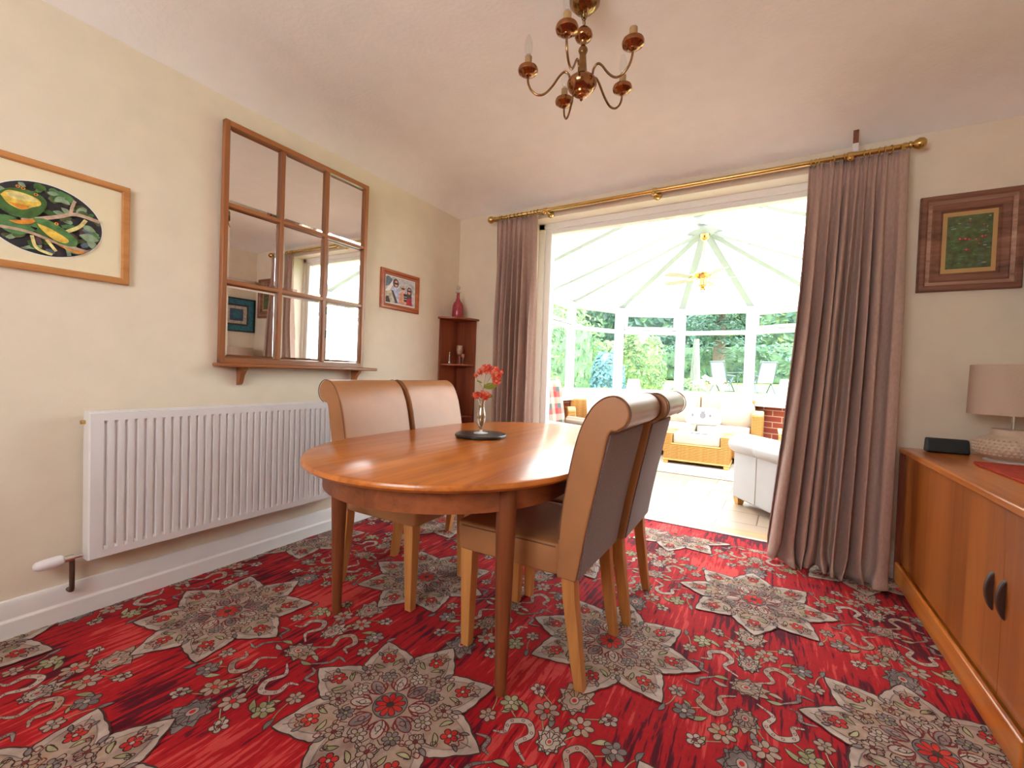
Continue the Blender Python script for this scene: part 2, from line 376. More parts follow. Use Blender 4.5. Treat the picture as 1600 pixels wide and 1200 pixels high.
def bez(p, n=12):   # catmull-rom through points
    p = [Vector(q) for q in p]; out = []
    q = [p[0]*2-p[1]] + p + [p[-1]*2-p[-2]]
    for i in range(1, len(q)-2):
        for k in range(n):
            t = k/n
            out.append(0.5*((2*q[i]) + (-q[i-1]+q[i+1])*t + (2*q[i-1]-5*q[i]+4*q[i+1]-q[i+2])*t*t + (-q[i-1]+3*q[i]-3*q[i+1]+q[i+2])*t**3))
    out.append(p[-1]); return out

# ------------------------------------------------------------------ room shell
LX, RX, BY, FY = -2.378, 1.13, 3.066, -1.15
OPL, OPR, OPZ = -1.665, 0.30, 2.262          # garden-room opening
WB = 3.25
CZ, WZ = 2.475, 2.365
MB().box(LX-.15, RX+.15, FY-.15, WB, -0.12, 0.0).build('floor', 'soil')['kind'] = 'structure'
MB().box(LX-.15, LX, FY, WB, 0, 2.62).build('wall_left', 'wall')['kind'] = 'structure'
MB().box(RX, RX+.15, FY, WB, 0, 2.62).build('wall_right', 'wall')['kind'] = 'structure'
b = MB(); b.box(LX, OPL, BY, WB, 0, 2.62); b.box(OPR, RX, BY, WB, 0, 2.62); b.box(OPL, OPR, BY, WB, OPZ, 2.62)
b.mi = 1
b.box(OPL, OPL+.003, BY+.001, WB, 0.0, OPZ-.003); b.box(OPR-.003, OPR, BY+.001, WB, 0, OPZ-.003); b.box(OPL, OPR, BY+.001, WB, OPZ-.003, OPZ)
struct(b.build('wall_back', ['wall', 'reveal']))
b = MB(); wx0, wx1, wz0, wz1 = -1.55, -0.15, 1.15, 2.1  # unseen rear opening, added so sky and fill lamp brighten the room
b.box(LX-.15, wx0, FY-.15, FY, 0, 2.62); b.box(wx1, RX+.15, FY-.15, FY, 0, 2.62); b.box(wx0, wx1, FY-.15, FY, 0, wz0); b.box(wx0, wx1, FY-.15, FY, wz1, 2.62)
struct(b.build('wall_front', 'wall'))
b = MB()
for x in (wx0, (wx0+wx1)/2-.03, wx1-.06): b.box(x, x+.06, FY-.11, FY-.05, wz0, wz1)
for z in (wz0, wz1-.06): b.box(wx0, wx1, FY-.11, FY-.05, z, z+.06)
wf = struct(b.build('window_6', 'upvc'))  # frame of the added rear opening
# ceiling with its coved edges
b = MB(); n = 12; cxw = [0.30, 0.30]; cyb = 0.42
rings = []
prof = [(math.sin(PI/2*t/n), 1-math.cos(PI/2*t/n)) for t in range(n+1)]   # 0: edge on wall, up to flat
def dome(x, y):
    def f(d, L):
        if d >= L: return 0.0
        t = (1 - d/L); return t**2.0
    q = max(f(x-LX, .34), f(RX-x, .34), f(BY-y, .46), f(y-FY, .34)); a = f(x-LX, .34); c = f(BY-y, .46); e = f(RX-x, .34)
    s_ = (a**3+c**3+e**3+f(y-FY, .34)**3)**(1/3)
    return CZ - (CZ-WZ)*min(s_, 1.0)
xs = [LX + (RX-LX)*i/110 for i in range(111)]; ys = [FY + (BY-FY)*i/120 for i in range(121)]
gv = [[b.bm.verts.new((x, y, dome(x, y))) for x in xs] for y in ys]
for j in range(120):
    for i in range(110): b.bm.faces.new((gv[j][i], gv[j+1][i], gv[j+1][i+1], gv[j][i+1]))
b.flat = True
struct(b.build('ceiling', 'ceiling', smooth=180))
o = MB().box(LX-.15, RX+.15, FY-.15, WB, 2.5, 2.64).build('ceiling_slab', 'ceiling'); o['kind'] = 'structure'
# skirting boards
def skirt(name, x0, y0, x1, y1, nx, ny):
    b = MB(); prof = [(0, 0), (0.024, 0), (0.024, 0.070), (0.016, 0.078), (0.016, 0.132), (0.010, 0.146), (0, 0.148)]
    b.rings([[(x0+nx*d, y0+ny*d, z) for d, z in prof], [(x1+nx*d, y1+ny*d, z) for d, z in prof]])
    struct(b.build(name, 'gloss_white', bevel=0.002))
skirt('baseboard_left', LX, FY, LX, BY, 1, 0); skirt('baseboard_right', RX, FY, RX, BY, -1, 0)
skirt('baseboard_back', LX, BY, OPL-.0, BY, 0, -1)
skirt('baseboard_back_right', OPR, BY, RX, BY, 0, -1)
# opening frame + threshold
b = MB(); y0, y1 = WB-.06, WB+.02
b.box(OPL, OPL+.055, y0, y1, 0, OPZ); b.box(OPL+.054, OPL+.11, y0+.012, y1, 0, OPZ-.049); b.box(OPR-.055, OPR, y0, y1, 0, OPZ); b.box(OPR-.11, OPR-.054, y0+.012, y1, 0, OPZ-.049)
b.box(OPL, OPR, y0, y1, OPZ-.05, OPZ-.003); b.box(OPL+.06, OPR-.06, y0+.015, y1, OPZ-.085, OPZ-.049)
struct(b.build('door_1', 'frame_white', bevel=0.004))
o = MB().box(OPL-.0, OPR, BY-.022, BY-.003, OPZ+.035, OPZ+.062).build('trim_1', 'gloss_white', bevel=0.003); struct(o)
o = MB().box(OPL, OPR, WB-.012, WB+.012, 0, .014).build('trim_2', 'upvc', bevel=0.003); struct(o)
o = MB().box(OPL, OPR+.1, WB+.012, WB+.17, -.02, .008).build('trim_3', 'threshold_wood', bevel=0.003); struct(o)

# ------------------------------------------------------------------ patterned carpet
random.seed(5)
class Carpet:
    LAYER = {}
    def __init__(s, x0, x1, y0, y1): s.b = MB(); s.b.flat = True; s.r = (x0, x1, y0, y1); s.z0 = 0.006
    def clip(s, pts):
        x0, x1, y0, y1 = s.r
        for ax, lim, sg in ((0, x0, 1), (0, x1, -1), (1, y0, 1), (1, y1, -1)):
            out = []
            for i in range(len(pts)):
                a, c = pts[i-1], pts[i]
                ia, ic = (a[ax]-lim)*sg >= 0, (c[ax]-lim)*sg >= 0
                if ia != ic:
                    t = (lim-a[ax])/(c[ax]-a[ax]); out.append((a[0]+t*(c[0]-a[0]), a[1]+t*(c[1]-a[1])))
                if ic: out.append(c)
            pts = out
            if len(pts) < 3: return None
        return pts
    def add(s, pts, mi, lay):
        p = s.clip(pts)
        if not p: return
        ar = sum(p[i-1][0]*p[i][1]-p[i][0]*p[i-1][1] for i in range(len(p)))
        if abs(ar) < 1e-9: return
        if ar < 0: p = p[::-1]
        s.k = (getattr(s, 'k', 0)+1) % 160; zz = s.z0+lay*0.00035+s.k*2e-6
        s.b.mi = mi; s.b.poly([(x, y, zz) for x, y in p])
    def stroke(s, pts, wd, mi, lay, closed=False, taper=False):
        if mi == 3 and wd < .0075: wd *= .72
        n = len(pts); L = []
        for i in range(n):
            a = pts[(i-1) % n if closed else max(i-1, 0)]; c = pts[(i+1) % n if closed else min(i+1, n-1)]
            dx, dy = c[0]-a[0], c[1]-a[1]; d = math.hypot(dx, dy) or 1e-6
            ww = wd/2*(max(0.15, math.sin(PI*(0.08+0.84*i/(n-1)))) if taper else 1)
            L.append(((pts[i][0]-dy/d*ww, pts[i][1]+dx/d*ww), (pts[i][0]+dy/d*ww, pts[i][1]-dx/d*ww)))
        for i in range(n if closed else n-1):
            j = (i+1) % n
            s.add([L[i][0], L[i][1], L[j][1], L[j][0]], mi, lay)
RED, CREAM, PALE, DARK, OLIVE, GREY, SCAR, MAR = range(8)
cp = Carpet(LX+.022, RX-.022, FY+.02, BY-.001)
cp.b.poly([(cp.r[0], cp.r[2], .006), (cp.r[1], cp.r[2], .006), (cp.r[1], cp.r[3], .006), (cp.r[0], cp.r[3], .006)])
cp.b.poly([(OPL+.004, BY-.001, .006), (OPR-.004, BY-.001, .006), (OPR-.004, WB-.012, .006), (OPL+.004, WB-.012, .006)])
def T(cx, cy, a, s=1.0):
    ca, sa = math.cos(a)*s, math.sin(a)*s
    return lambda x, y: (cx+ca*x-sa*y, cy+sa*x+ca*y)
def leafp(f, x, y, a, L, W, mi=OLIVE, lay=2, bend=0.25):
    g = T(x, y, a); pts = []
    for i in range(9):
        t = i/8; pts.append(g(L*t, W*math.sin(PI*t)**0.8 + bend*L*t*(1-t)))
    for i in range(7, 0, -1):
        t = i/8; pts.append(g(L*t, -W*0.7*math.sin(PI*t)**0.8 + bend*L*t*(1-t)))
    q = [f(*p) for p in pts]
    cp.add(q, mi, lay); cp.stroke(q, 0.0042, DARK, lay+1, True)
def flower(f, x, y, r, n, a, mi=CREAM, core=SCAR, lay=2, sharp=True, stretch=1.0):
    g = T(x, y, a); P = []; m = n*6
    for i in range(m):
        t = 2*PI*i/m; c = abs(math.cos(n*t/2))
        rr = r*(0.58+0.42*(c**0.7 if sharp else 1-(1-c)**1.6))
        P.append(f(*g(rr*math.cos(t)*stretch, rr*math.sin(t))))
    cp.add(P, mi, lay); cp.stroke(P, 0.0045, DARK, lay+1, True)
    for k in range(n):
        t = 2*PI*k/n+PI/n
        cp.stroke([f(*g(r*.25*math.cos(t)*stretch, r*.25*math.sin(t))), f(*g(r*.60*math.cos(t)*stretch, r*.60*math.sin(t)))], 0.0035, DARK, lay+1)
    C = [f(*g(r*.26*math.cos(2*PI*i/8)*stretch, r*.26*math.sin(2*PI*i/8))) for i in range(8)]
    cp.add(C, core, lay+2); cp.stroke(C, 0.003, DARK, lay+3, True)
def catm(pts, n=7):
    return [(p.x, p.y) for p in bez([(x, y, 0) for x, y in pts], n)]
def vine(f, pts, wd=0.02, mi=CREAM, lay=2):
    wd *= .95
    q = [f(*p) for p in catm(pts)]
    cp.stroke(q, wd+0.0065, DARK, lay, taper=True); cp.stroke(q, wd, mi, lay+1, taper=True)
    for i in range(3, len(q)-3, 4):
        c = q[i]; cc = [(c[0]+.0045*math.cos(k*PI/3), c[1]+.0045*math.sin(k*PI/3)) for k in range(6)]
        cp.stroke(cc, 0.0022, MAR, lay+2, True)
def thin(f, pts, mi=OLIVE, lay=1):
    q = [f(*p) for p in catm(pts, 5)]; cp.stroke(q, 0.006, DARK, lay); cp.stroke(q, 0.003, mi, lay+.4)
def palmette(f, x, y, a, s, mi=CREAM):
    g = T(x, y, a, s); h = lambda u, v: f(*g(u, v))
    pts = []
    for i in range(49):
        t = 2*PI*i/48; r = 0.055*(1+0.16*math.cos(9*t))*(1.25 if math.cos(t) > 0.2 else 1)
        pts.append(h(r*math.cos(t)*1.25, r*math.sin(t)))
    cp.add(pts[:-1], mi, 2); cp.stroke(pts[:-1], 0.005, DARK, 3, True)
    for k in range(-2, 3):
        aa = k*0.5
        cp.stroke([h(.014*math.cos(aa), .014*math.sin(aa)), h(.055*math.cos(aa), .05*math.sin(aa))], 0.0038, DARK, 3)
    for rr, k0 in ((.046, 9), (.036, 7)):
        for k in range(k0):
            a0 = 2*PI*k/k0; q = [h((rr+.010*math.sin(PI*j/4))*math.cos(a0+2*PI/k0*(j/4))*1.2, (rr+.010*math.sin(PI*j/4))*math.sin(a0+2*PI/k0*(j/4))) for j in range(5)]
            cp.stroke(q, .004, DARK, 4)
    C = [h(-.005+.022*math.cos(2*PI*i/10), .017*math.sin(2*PI*i/10)) for i in range(10)]
    cp.add(C, PALE, 4); cp.stroke(C, .003, DARK, 5, True)
    C = [h(-.005+.011*math.cos(2*PI*i/7), .009*math.sin(2*PI*i/7)) for i in range(7)]
    cp.add(C, SCAR, 6)
def medallion(cx, cy, rot):
    f = T(cx, cy, rot); Rm = 0.315; P = []
    for i in range(256):
        t = 2*PI*i/256; s8 = abs(((i/32+.5) % 1)-.5)*2
        r = Rm*(.68 + .36*(.5*(1-s8)**2.4 + .5*(1-s8)**.5))*(1+.02*abs(math.sin(20*t)))
        P.append(f(r*math.cos(t), r*math.sin(t)))
    cp.add(P, PALE, 8); cp.stroke(P, 0.007, DARK, 9, True)
    P2 = [f(0.155*(1+.06*math.cos(8*2*PI*i/80+PI))*math.cos(2*PI*i/80), 0.155*(1+.06*math.cos(8*2*PI*i/80+PI))*math.sin(2*PI*i/80)) for i in range(80)]
    cp.add(P2, CREAM, 9.5); cp.stroke(P2, .004, DARK, 10, True)
    for k in range(8):
        a = k*PI/4; g = T(0, 0, a); h = lambda u, v, g=g: f(*g(u, v))
        # lobe interior outline
        q = [h(.19+.105*math.cos(t)*.9, .062*math.sin(t)*(1-.4*math.cos(t))) for t in [2*PI*i/18 for i in range(18)]]
        cp.add(q, CREAM, 10); cp.stroke(q, .0036, GREY, 11, True)
        flower(h, .225, 0, .026, 5, 0, SCAR, PALE, 12)
        for sg in (-1, 1):
            leafp(h, .18, .012*sg, sg*.95, .045, .009, OLIVE, 12)
            leafp(h, .245, .018*sg, sg*.5+PI*0, .030, .007, GREY, 12)
            cp.stroke([h(*p) for p in catm([(.155, .03*sg), (.18, .052*sg), (.205, .046*sg), (.20, .03*sg)], 4)], .0042, DARK, 12)
            cp.stroke([h(*p) for p in catm([(.255, 0), (.265, .012*sg), (.252, .022*sg), (.235, .024*sg)], 4)], .0038, MAR, 12)
        cp.stroke([h(.262, 0), h(.298, 0)], .003, DARK, 12)
        flower(h, .128, 0, .026, 6, .3, GREY if k % 2 else PALE, OLIVE, 12)
        g2 = T(0, 0, a+PI/8); h2 = lambda u, v, g2=g2: f(*g2(u, v))
        flower(h2, .168, 0, .028, 6, 0, CREAM, MAR, 12)
        leafp(h2, .19, 0, 0, .035, .009, GREY, 12, 0)
        q = [h2(.092+.034*math.cos(t), .019*math.sin(t)) for t in [2*PI*i/12 for i in range(12)]]
        cp.add(q, GREY if k % 2 else PALE, 12); cp.stroke(q, .0042, MAR, 13, True)
        cp.stroke([h2(*p) for p in catm([(.06, 0), (.085, .008), (.11, 0)], 4)], .004, DARK, 14)
        for sg in (-1, 1):
            cp.stroke([h2(*p) for p in catm([(.125, .012*sg), (.14, .028*sg), (.125, .042*sg), (.112, .03*sg)], 4)], .004, DARK, 12)
            cp.stroke([h2(*p) for p in catm([(.065, .012*sg), (.08, .026*sg), (.10, .03*sg)], 4)], .0055, MAR, 13)
    for k in range(24):
        a = 2*PI*k/24; g3 = T(0, 0, a)
        for rr, sg in ((.085, 1), (.15, -1), (.205 if k % 3 else .24, 1)):
            cp.stroke([f(*g3(*p)) for p in catm([(rr, 0), (rr+.014, .010*sg), (rr+.004, .020*sg), (rr-.008, .010*sg), (rr-.002, .004*sg)], 3)], .0034, DARK if k % 2 else MAR, 12.5)
    P3 = [f(.052*math.cos(2*PI*i/24), .052*math.sin(2*PI*i/24)) for i in range(24)]
    cp.add(P3, GREY, 14); cp.stroke(P3, .004, DARK, 15, True)
    flower(f, 0, 0, .046, 9, 0, SCAR, DARK, 15, False)
def field(cx, cy):
    f = T(cx, cy, 0)
    for sy in (1, -1):
        for sx in (1, -1):
            g = lambda u, v, sx=sx, sy=sy: f(u*sx, v*sy)
            k = sx*sy
            vine(g, [(.03, .055), (.075, .09), (.055, .14), (.085, .175), (.13, .15), (.125, .11), (.155, .095)], .020, CREAM if k > 0 else PALE)
            vine(g, [(.10, -.01) if k > 0 else (.12, .02), (.145, .03), (.15, .065), (.19, .06)], .012, GREY)
            flower(g, .055, .245, .040, 7, .2, CREAM, SCAR)
            flower(g, .165, .215, .036, 6, .5, GREY if k > 0 else OLIVE, PALE)
            flower(g, .20, .135, .028, 6, .1, CREAM, GREY)
            leafp(g, .10, .205, .5, .065, .012, OLIVE)
            leafp(g, .02, .19, 1.2, .05, .011, OLIVE if k > 0 else GREY)
            leafp(g, .175, .165, 2.2, .04, .009, OLIVE)
            leafp(g, .095, .285, .9, .055, .012, OLIVE)
            flower(g, .12, .315, .027, 5, .8, PALE, MAR)
            thin(g, [(.0, .11), (.03, .17), (.055, .21)]); thin(g, [(.055, .28), (.09, .30), (.12, .315)])
            thin(g, [(.12, .17), (.15, .19), (.165, .21)]); thin(g, [(.20, .16), (.21, .20), (.23, .235)])
            leafp(g, .225, .215, 1.3, .045, .010, GREY)
            leafp(g, .055, .02, -.2, .05, .011, OLIVE if k < 0 else CREAM)
    palmette(f, 0, .335, PI/2, .85, CREAM); palmette(f, 0, -.335, -PI/2, .85, GREY)
    palmette(f, 0, .01, 0.3, .72, CREAM); palmette(f, 0, .15, PI/2, .62, PALE); palmette(f, 0, -.15, -PI/2, .62, CREAM)
A_, B_ = 0.94, 0.695
for j in range(-4, 6):
    for i in range(-4, 6):
        cx = -1.90+A_*i+(A_/2 if j % 2 else 0); cy = 0.96+B_*j
        if LX-.4 < cx < RX+.4 and FY-.4 < cy < BY+.4: medallion(cx, cy, R(2))
        if LX-.3 < cx+A_/2 < RX+.3 and FY-.4 < cy < BY+.4: field(cx+A_/2, cy)
tag(cp.b.build('carpet', ['carpet_red', 'carpet_cream', 'carpet_pale', 'carpet_dark', 'carpet_olive', 'carpet_grey', 'carpet_scarlet', 'carpet_maroon']), 'red oriental patterned carpet with cream star medallions covering the dining floor', 'carpet')

# ------------------------------------------------------------------ dining table
TCX, TY0, TY1, TR = -1.12, 1.43, 2.09, 0.565
def stadium(r, n=40, y0=TY0, y1=TY1):
    p = []
    for i in range(n+1): a = -PI + PI*i/n; p.append((r*math.cos(a), y0+r*math.sin(a)))
    for i in range(n+1): a = PI*i/n; p.append((r*math.cos(a), y1+r*math.sin(a)))
    return p
t = thing('dining_table', 'oval teak extending dining table in the middle of the room', 'table', (TCX, 0, 0))
b = MB(); TZ = .715
b.rings([[(x, y, z) for x, y in stadium(r)] for r, z in ((TR-.030, TZ-.030), (TR-.012, TZ-.028), (TR, TZ-.018), (TR, TZ-.010), (TR-.004, TZ-.003), (TR-.012, TZ))])
b.build('tabletop', 'teak_y', t, smooth=30)
b = MB(); out = stadium(.49); inn = stadium(.465)
vo = [[b.bm.verts.new((x, y, z)) for x, y in out] for z in (.605, .686)]; vi = [[b.bm.verts.new((x, y, z)) for x, y in inn] for z in (.605, .686)]
nn = len(out)
for i in range(nn):
    j = (i+1) % nn
    b.bm.faces.new((vo[0][i], vo[0][j], vo[1][j], vo[1][i])); b.bm.faces.new((vi[0][j], vi[0][i], vi[1][i], vi[1][j])); b.bm.faces.new((vo[0][j], vo[0][i], vi[0][i], vi[0][j]))
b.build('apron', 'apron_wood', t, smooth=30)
for sx, yy in ((1, 1.19), (-1, 1.21), (1, 2.33), (-1, 2.31)):
    b = MB(); b.lathe([(.017, 0.006), (.019, .03), (.030, .46), (.033, .60), (.032, .686)], (sx*.415, yy, 0), 24)
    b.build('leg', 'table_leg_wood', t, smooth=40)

# ------------------------------------------------------------------ dining chairs
def make_chair():
    c = thing('dining_chair', '', 'chair')
    W = .218
    prof = [(.408, .372), (.408, .50), (.416, .60), (.440, .75), (.462, .845)]
    roll = [(.485, .905), (.512, .948), (.550, .976), (.588, .979), (.618, .958), (.629, .925), (.618, .893), (.590, .872), (.566, .862)]
    back = [(.548, .773), (.525, .66), (.503, .545), (.487, .45), (.474, .372)]
    P = [(p.x, p.y) for p in bez([(x, y, 0) for x, y in prof+roll+back], 4)]
    b = MB(); b.prism(P, -W, W); b.build('backrest', 'leather_tan', c, smooth=50, bevel=.012, seg=3)
    # woven panel over the rear of the backrest
    bp = [(p.x, p.y) for p in bez([(.566, .858, 0), (.548, .773, 0), (.525, .66, 0), (.503, .545, 0), (.487, .45, 0), (.476, .376, 0)], 5)]
    b = MB(); pr = [(x+.005, z) for x, z in bp] + [(x-.01, z) for x, z in bp[::-1]]
    b.prism(pr, -W+.012, W-.012); b.build('back_panel', 'back_fabric', c, smooth=50, bevel=.003)
    for sg in (-1, 1):
        b = MB(); yy = sg*(W-.0005)
        b.tube([(p.x, yy, p.y) for p in bez([(x+.004, z, 0) for x, z in prof[1:]+roll[:-1]], 4)], .0022, 6)
        b.build('seam', 'piping_dark', c, smooth=60)
    b = MB(); b.pillow((.205, 0, .430), (.215, .222, .054), .13, n=48)
    b.build('seat', 'leather_tan', c, smooth=60)
    for sg in (-1, 1):
        b = MB(); b.tube([(.02, sg*.2205, .470), (.40, sg*.2205, .474)], .003, 6); b.build('seam', 'piping_dark', c, smooth=60)
    def leg(pts, sz):
        b = MB(); rs = []
        for (x, y, z), s_ in zip(pts, sz): rs.append([(x-s_, y-s_, z), (x+s_, y-s_, z), (x+s_, y+s_, z), (x-s_, y+s_, z)])
        b.rings(rs); b.build('leg', 'oak_z', c, bevel=.003)
    for sg in (-1, 1):
        leg([(.035, sg*.188, .006), (.037, sg*.188, .385)], (.017, .026))
        leg([(.492, sg*.180, .006), (.478, sg*.180, .09), (.462, sg*.180, .20), (.448, sg*.182, .30), (.442, sg*.184, .375)], (.0165, .019, .021, .022, .023))
    return c
proto = make_chair()
CH = [(-.985, 1.53, 0, 'leather roll-top dining chair at the near right of the table, dark woven back showing'),
      (-.965, 1.985, R(1), 'leather roll-top dining chair on the right of the table, behind the nearer right one'),
      (-1.262, 1.585, PI+R(1), 'tan leather roll-top dining chair between radiator and table, nearer the camera'),
      (-1.262, 2.045, PI, 'tan leather roll-top dining chair between wall and table, nearer the corner shelves')]
for i, (x, y, rz, lab) in enumerate(CH):
    o = proto if i == 0 else copy_tree(proto)
    o.location = (x, y, 0); o.rotation_euler = (0, 0, rz); o['label'] = lab; o['group'] = 'dining chairs around the table'

# ------------------------------------------------------------------ place mat, bud vase, flowers
VX, VY = -1.247, 1.825
t = thing('serving_plate', 'round black slate-look table mat under the bud vase', 'table mat', (VX, VY, TZ+.0005))
b = MB(); b.lathe([(.118, 0), (.128, .002), (.130, .006), (.130, .012), (.127, .0155), (.12, .0155), (.0, .0155)], n=56); b.build('disc', 'slate_black', t, smooth=30)
b = MB()
for i in range(52):
    a = 2*PI*i/52; r = .104+.006*math.sin(i*2.3)
    b.poly([(r*math.cos(a)+.004*math.cos(k*PI/2+a), r*math.sin(a)+.0028*math.sin(k*PI/2+a), .0159) for k in range(4)])
b.build('speckled_rim', 'silver_fleck', t)
BZ = TZ+.0168
t = thing('bud_vase', 'slim cut-glass bud vase with gilt centre on the black mat', 'vase', (VX, VY, BZ))
b = MB(); b.lathe([(.036, 0), (.037, .003), (.030, .006), (.008, .010), (.0072, .018)], n=28); b.build('foot', 'frosted_glass', t, smooth=40)
b = MB(); b.lathe([(.007, .018), (.007, .022), (.013, .035), (.021, .060), (.0235, .082), (.020, .105), (.0145, .130), (.0145, .145), (.020, .168), (.0185, .168), (.0130, .145), (.0128, .13), (.018, .105), (.0205, .082), (.018, .06), (.010, .04), (.0, .034)], n=28)
b.build('body', 'crystal', t, smooth=40)
b = MB(); b.lathe([(.001, .036), (.007, .042), (.012, .07), (.012, .10), (.009, .13), (.008, .15), (.0, .152)], n=14); b.build('inner_stems', 'gold_leafed', t, smooth=40)
t = thing('geranium_spray', 'coral red geranium spray standing in the glass bud vase', 'flowers', (VX, VY, BZ))
def petals(b, c, r, n, rnd):
    for i in range(n):
        d = Vector((rnd.gauss(0, 1), rnd.gauss(0, 1), rnd.gauss(0, 1))).normalized(); u = d.orthogonal().normalized(); u.rotate(Matrix.Rotation(rnd.random()*6.28, 3, d)); v_ = d.cross(u)
        p = Vector(c)+d*r*rnd.uniform(.35, 1); s_ = r*rnd.uniform(.38, .6)
        pts = [p+s_*(math.cos(a)*u*1.0+math.sin(a)*v_*.8)+d*s_*.35*math.cos(2*a) for a in [2*PI*k/7 for k in range(7)]]
        b.mi = 1 if rnd.random() < .3 else 0
        b.poly(pts)
rnd = random.Random(3)
rv = Vector((_cy, _sy, 0))
def fp(dx, dz, dd=0): p = rv*dx; return (p.x-dd*_sy*-1, p.y+dd*_cy, dz)
heads = [(.018, .325, .026), (-.004, .312, .018), (.050, .318, .026), (.075, .292, .026), (.088, .312, .024), (.077, .268, .022), (-.030, .292, .012), (.030, .335, .016)]
low = [(-.022, .190, .022), (.008, .186, .022), (.026, .196, .018), (-.006, .200, .020)]
for grp in (heads, low):
    for dx, dz, r in grp:
        b = MB(); petals(b, fp(dx, dz, rnd.uniform(-.015, .015)), r, 26, rnd); b.flat = True
        b.build('flower_head', ['petal_coral', 'petal_pink'], t)
b = MB()
for dx, dz in ((.018, .31), (.05, .30), (.078, .28), (-.03, .28), (-.02, .185)):
    b.tube([fp(x, z) for x, z in ((0, .10), (.003, .17), (.006, .225), (dx*.5+.003, (.225+dz)/2), (dx, dz))] if dz > .2 else [fp(0, .12), fp(.0, .16), fp(dx, dz)], .0013, 5)
b.tube([fp(0, .1), fp(.003, .17), fp(.007, .228)], .003, 6)
b.build('stem', 'stem_pale', t, smooth=60)
def leaf3(b, c, a, L, W_, tilt=.2):
    pts = []
    for i in range(14):
        q = 2*PI*i/14; u, v_ = L*(.5+.5*math.cos(q)), W_*math.sin(q)
        pts.append(Vector(c)+Vector(fp(u*math.cos(a)-v_*math.sin(a)*.6, u*math.sin(a)+v_*math.cos(a)*.75, v_*.8))-Vector((0, 0, 0)))
    b.poly(pts)
for dx, dz, a, L in ((.012, .248, -.25, .058), (-.002, .258, 2.9, .026), (.024, .196, -.35, .03)):
    b = MB(); b.flat = True; leaf3(b, fp(dx, dz), a, L, L*.36); b.build('leaf', 'leaf_green', t)

# ------------------------------------------------------------------ radiator
t = thing('radiator', 'long white ribbed panel radiator on the left wall under the mirror', 'radiator', (LX, 0, 0))
RY0, RY1, RZ0, RZ1 = .63, 1.80, .245, .832
b = MB(); NF = 34; xs_ = []
yy0, yy1 = RY0+.035, RY1-.035
pitch_ = (yy1-yy0)/NF
samp = [RY0, RY0+.004, yy0]
for i in range(NF):
    for q in (.12, .30, .38, .62, .70, .88): samp.append(yy0+(i+q)*pitch_)
samp += [yy1, RY1-.004, RY1]
def depth(y, inner):
    if y <= RY0 or y >= RY1: return .060
    if y < yy0 or y > yy1 or not inner: return .066 if (y-RY0 < .003 or RY1-y < .003) else .066
    q = ((y-yy0)/pitch_) % 1
    return .066 if (q < .31 or q > .69) else .0555
zz = [RZ0, RZ0+.004, RZ0+.034, RZ0+.046, RZ1-.046, RZ1-.034, RZ1-.004, RZ1]
grid = []
for k, z in enumerate(zz):
    inner = 3 <= k <= 4
    grid.append([b.bm.verts.new(((depth(y, inner) if 0 < k < 7 else .058)+.035, y, z)) for y in samp])
for k in range(len(zz)-1):
    for i in range(len(samp)-1): b.bm.faces.new((grid[k][i], grid[k][i+1], grid[k+1][i+1], grid[k+1][i]))
b.flat = True
b.build('front_panel', 'radiator_white', t, smooth=35)
b = MB(); b.box(.038, .095, RY0, RY0+.004, RZ0, RZ1-.004); b.build('side_panel', 'radiator_white', t, bevel=.001)
b = MB(); b.box(.038, .095, RY1-.004, RY1, RZ0, RZ1-.004); b.build('side_panel', 'radiator_white', t, bevel=.001)
b = MB(); b.box(.036, .052, RY0, RY1, RZ1-.006, RZ1+.002); b.box(.080, .096, RY0, RY1, RZ1-.006, RZ1+.002)
for i in range(60):
    y = RY0+.01+(RY1-RY0-.02)*i/59; b.box(.050, .082, y-.004, y+.004, RZ1-.004, RZ1)
b.build('top_grille', 'radiator_white', t)
b = MB(); b.box(.036, .046, RY0+.004, RY1-.004, RZ0+.004, RZ1-.01); b.build('rear_panel', 'radiator_white', t)
for y in (RY0+.2, RY1-.2): MB().box(.0, .038, y, y+.03, RZ0+.05, RZ1-.05).build('wall_bracket', 'radiator_white', t)
v_ = MB(); v_.tube([(.055, RY0-.002, .262), (.055, RY0-.05, .262)], .007, 12); v_.tube([(.055, RY0-.03, .262), (.055, RY0-.062, .262)], .013, 14); vo_ = v_.build('valve', 'chrome', t, smooth=40)
v_ = MB(); v_.lathe([(.012, 0), (.019, .006), (.021, .02), (.020, .055), (.017, .075), (.009, .084), (.0, .086)], n=20, mtx=Matrix.Translation((.055, RY0-.056, .262)) @ Matrix.Rotation(R(92), 4, 'X')); v_.build('valve_head', 'white_plastic', vo_, smooth=40)
v_ = MB(); v_.tube([(.055, RY0-.034, .262), (.055, RY0-.034, .15), (.055, RY0-.034, .143), (.050, RY0-.034, .132), (.035, RY0-.034, .128), (.017, RY0-.034, .128)], .0085, 12); v_.build('pipe', 'pipe_dark', t, smooth=50)
v_ = MB(); v_.tube([(.055, RY0+.001, RZ1-.04), (.055, RY0-.014, RZ1-.04)], .008, 10); v_.build('bleed_valve', 'brass', t, smooth=50)

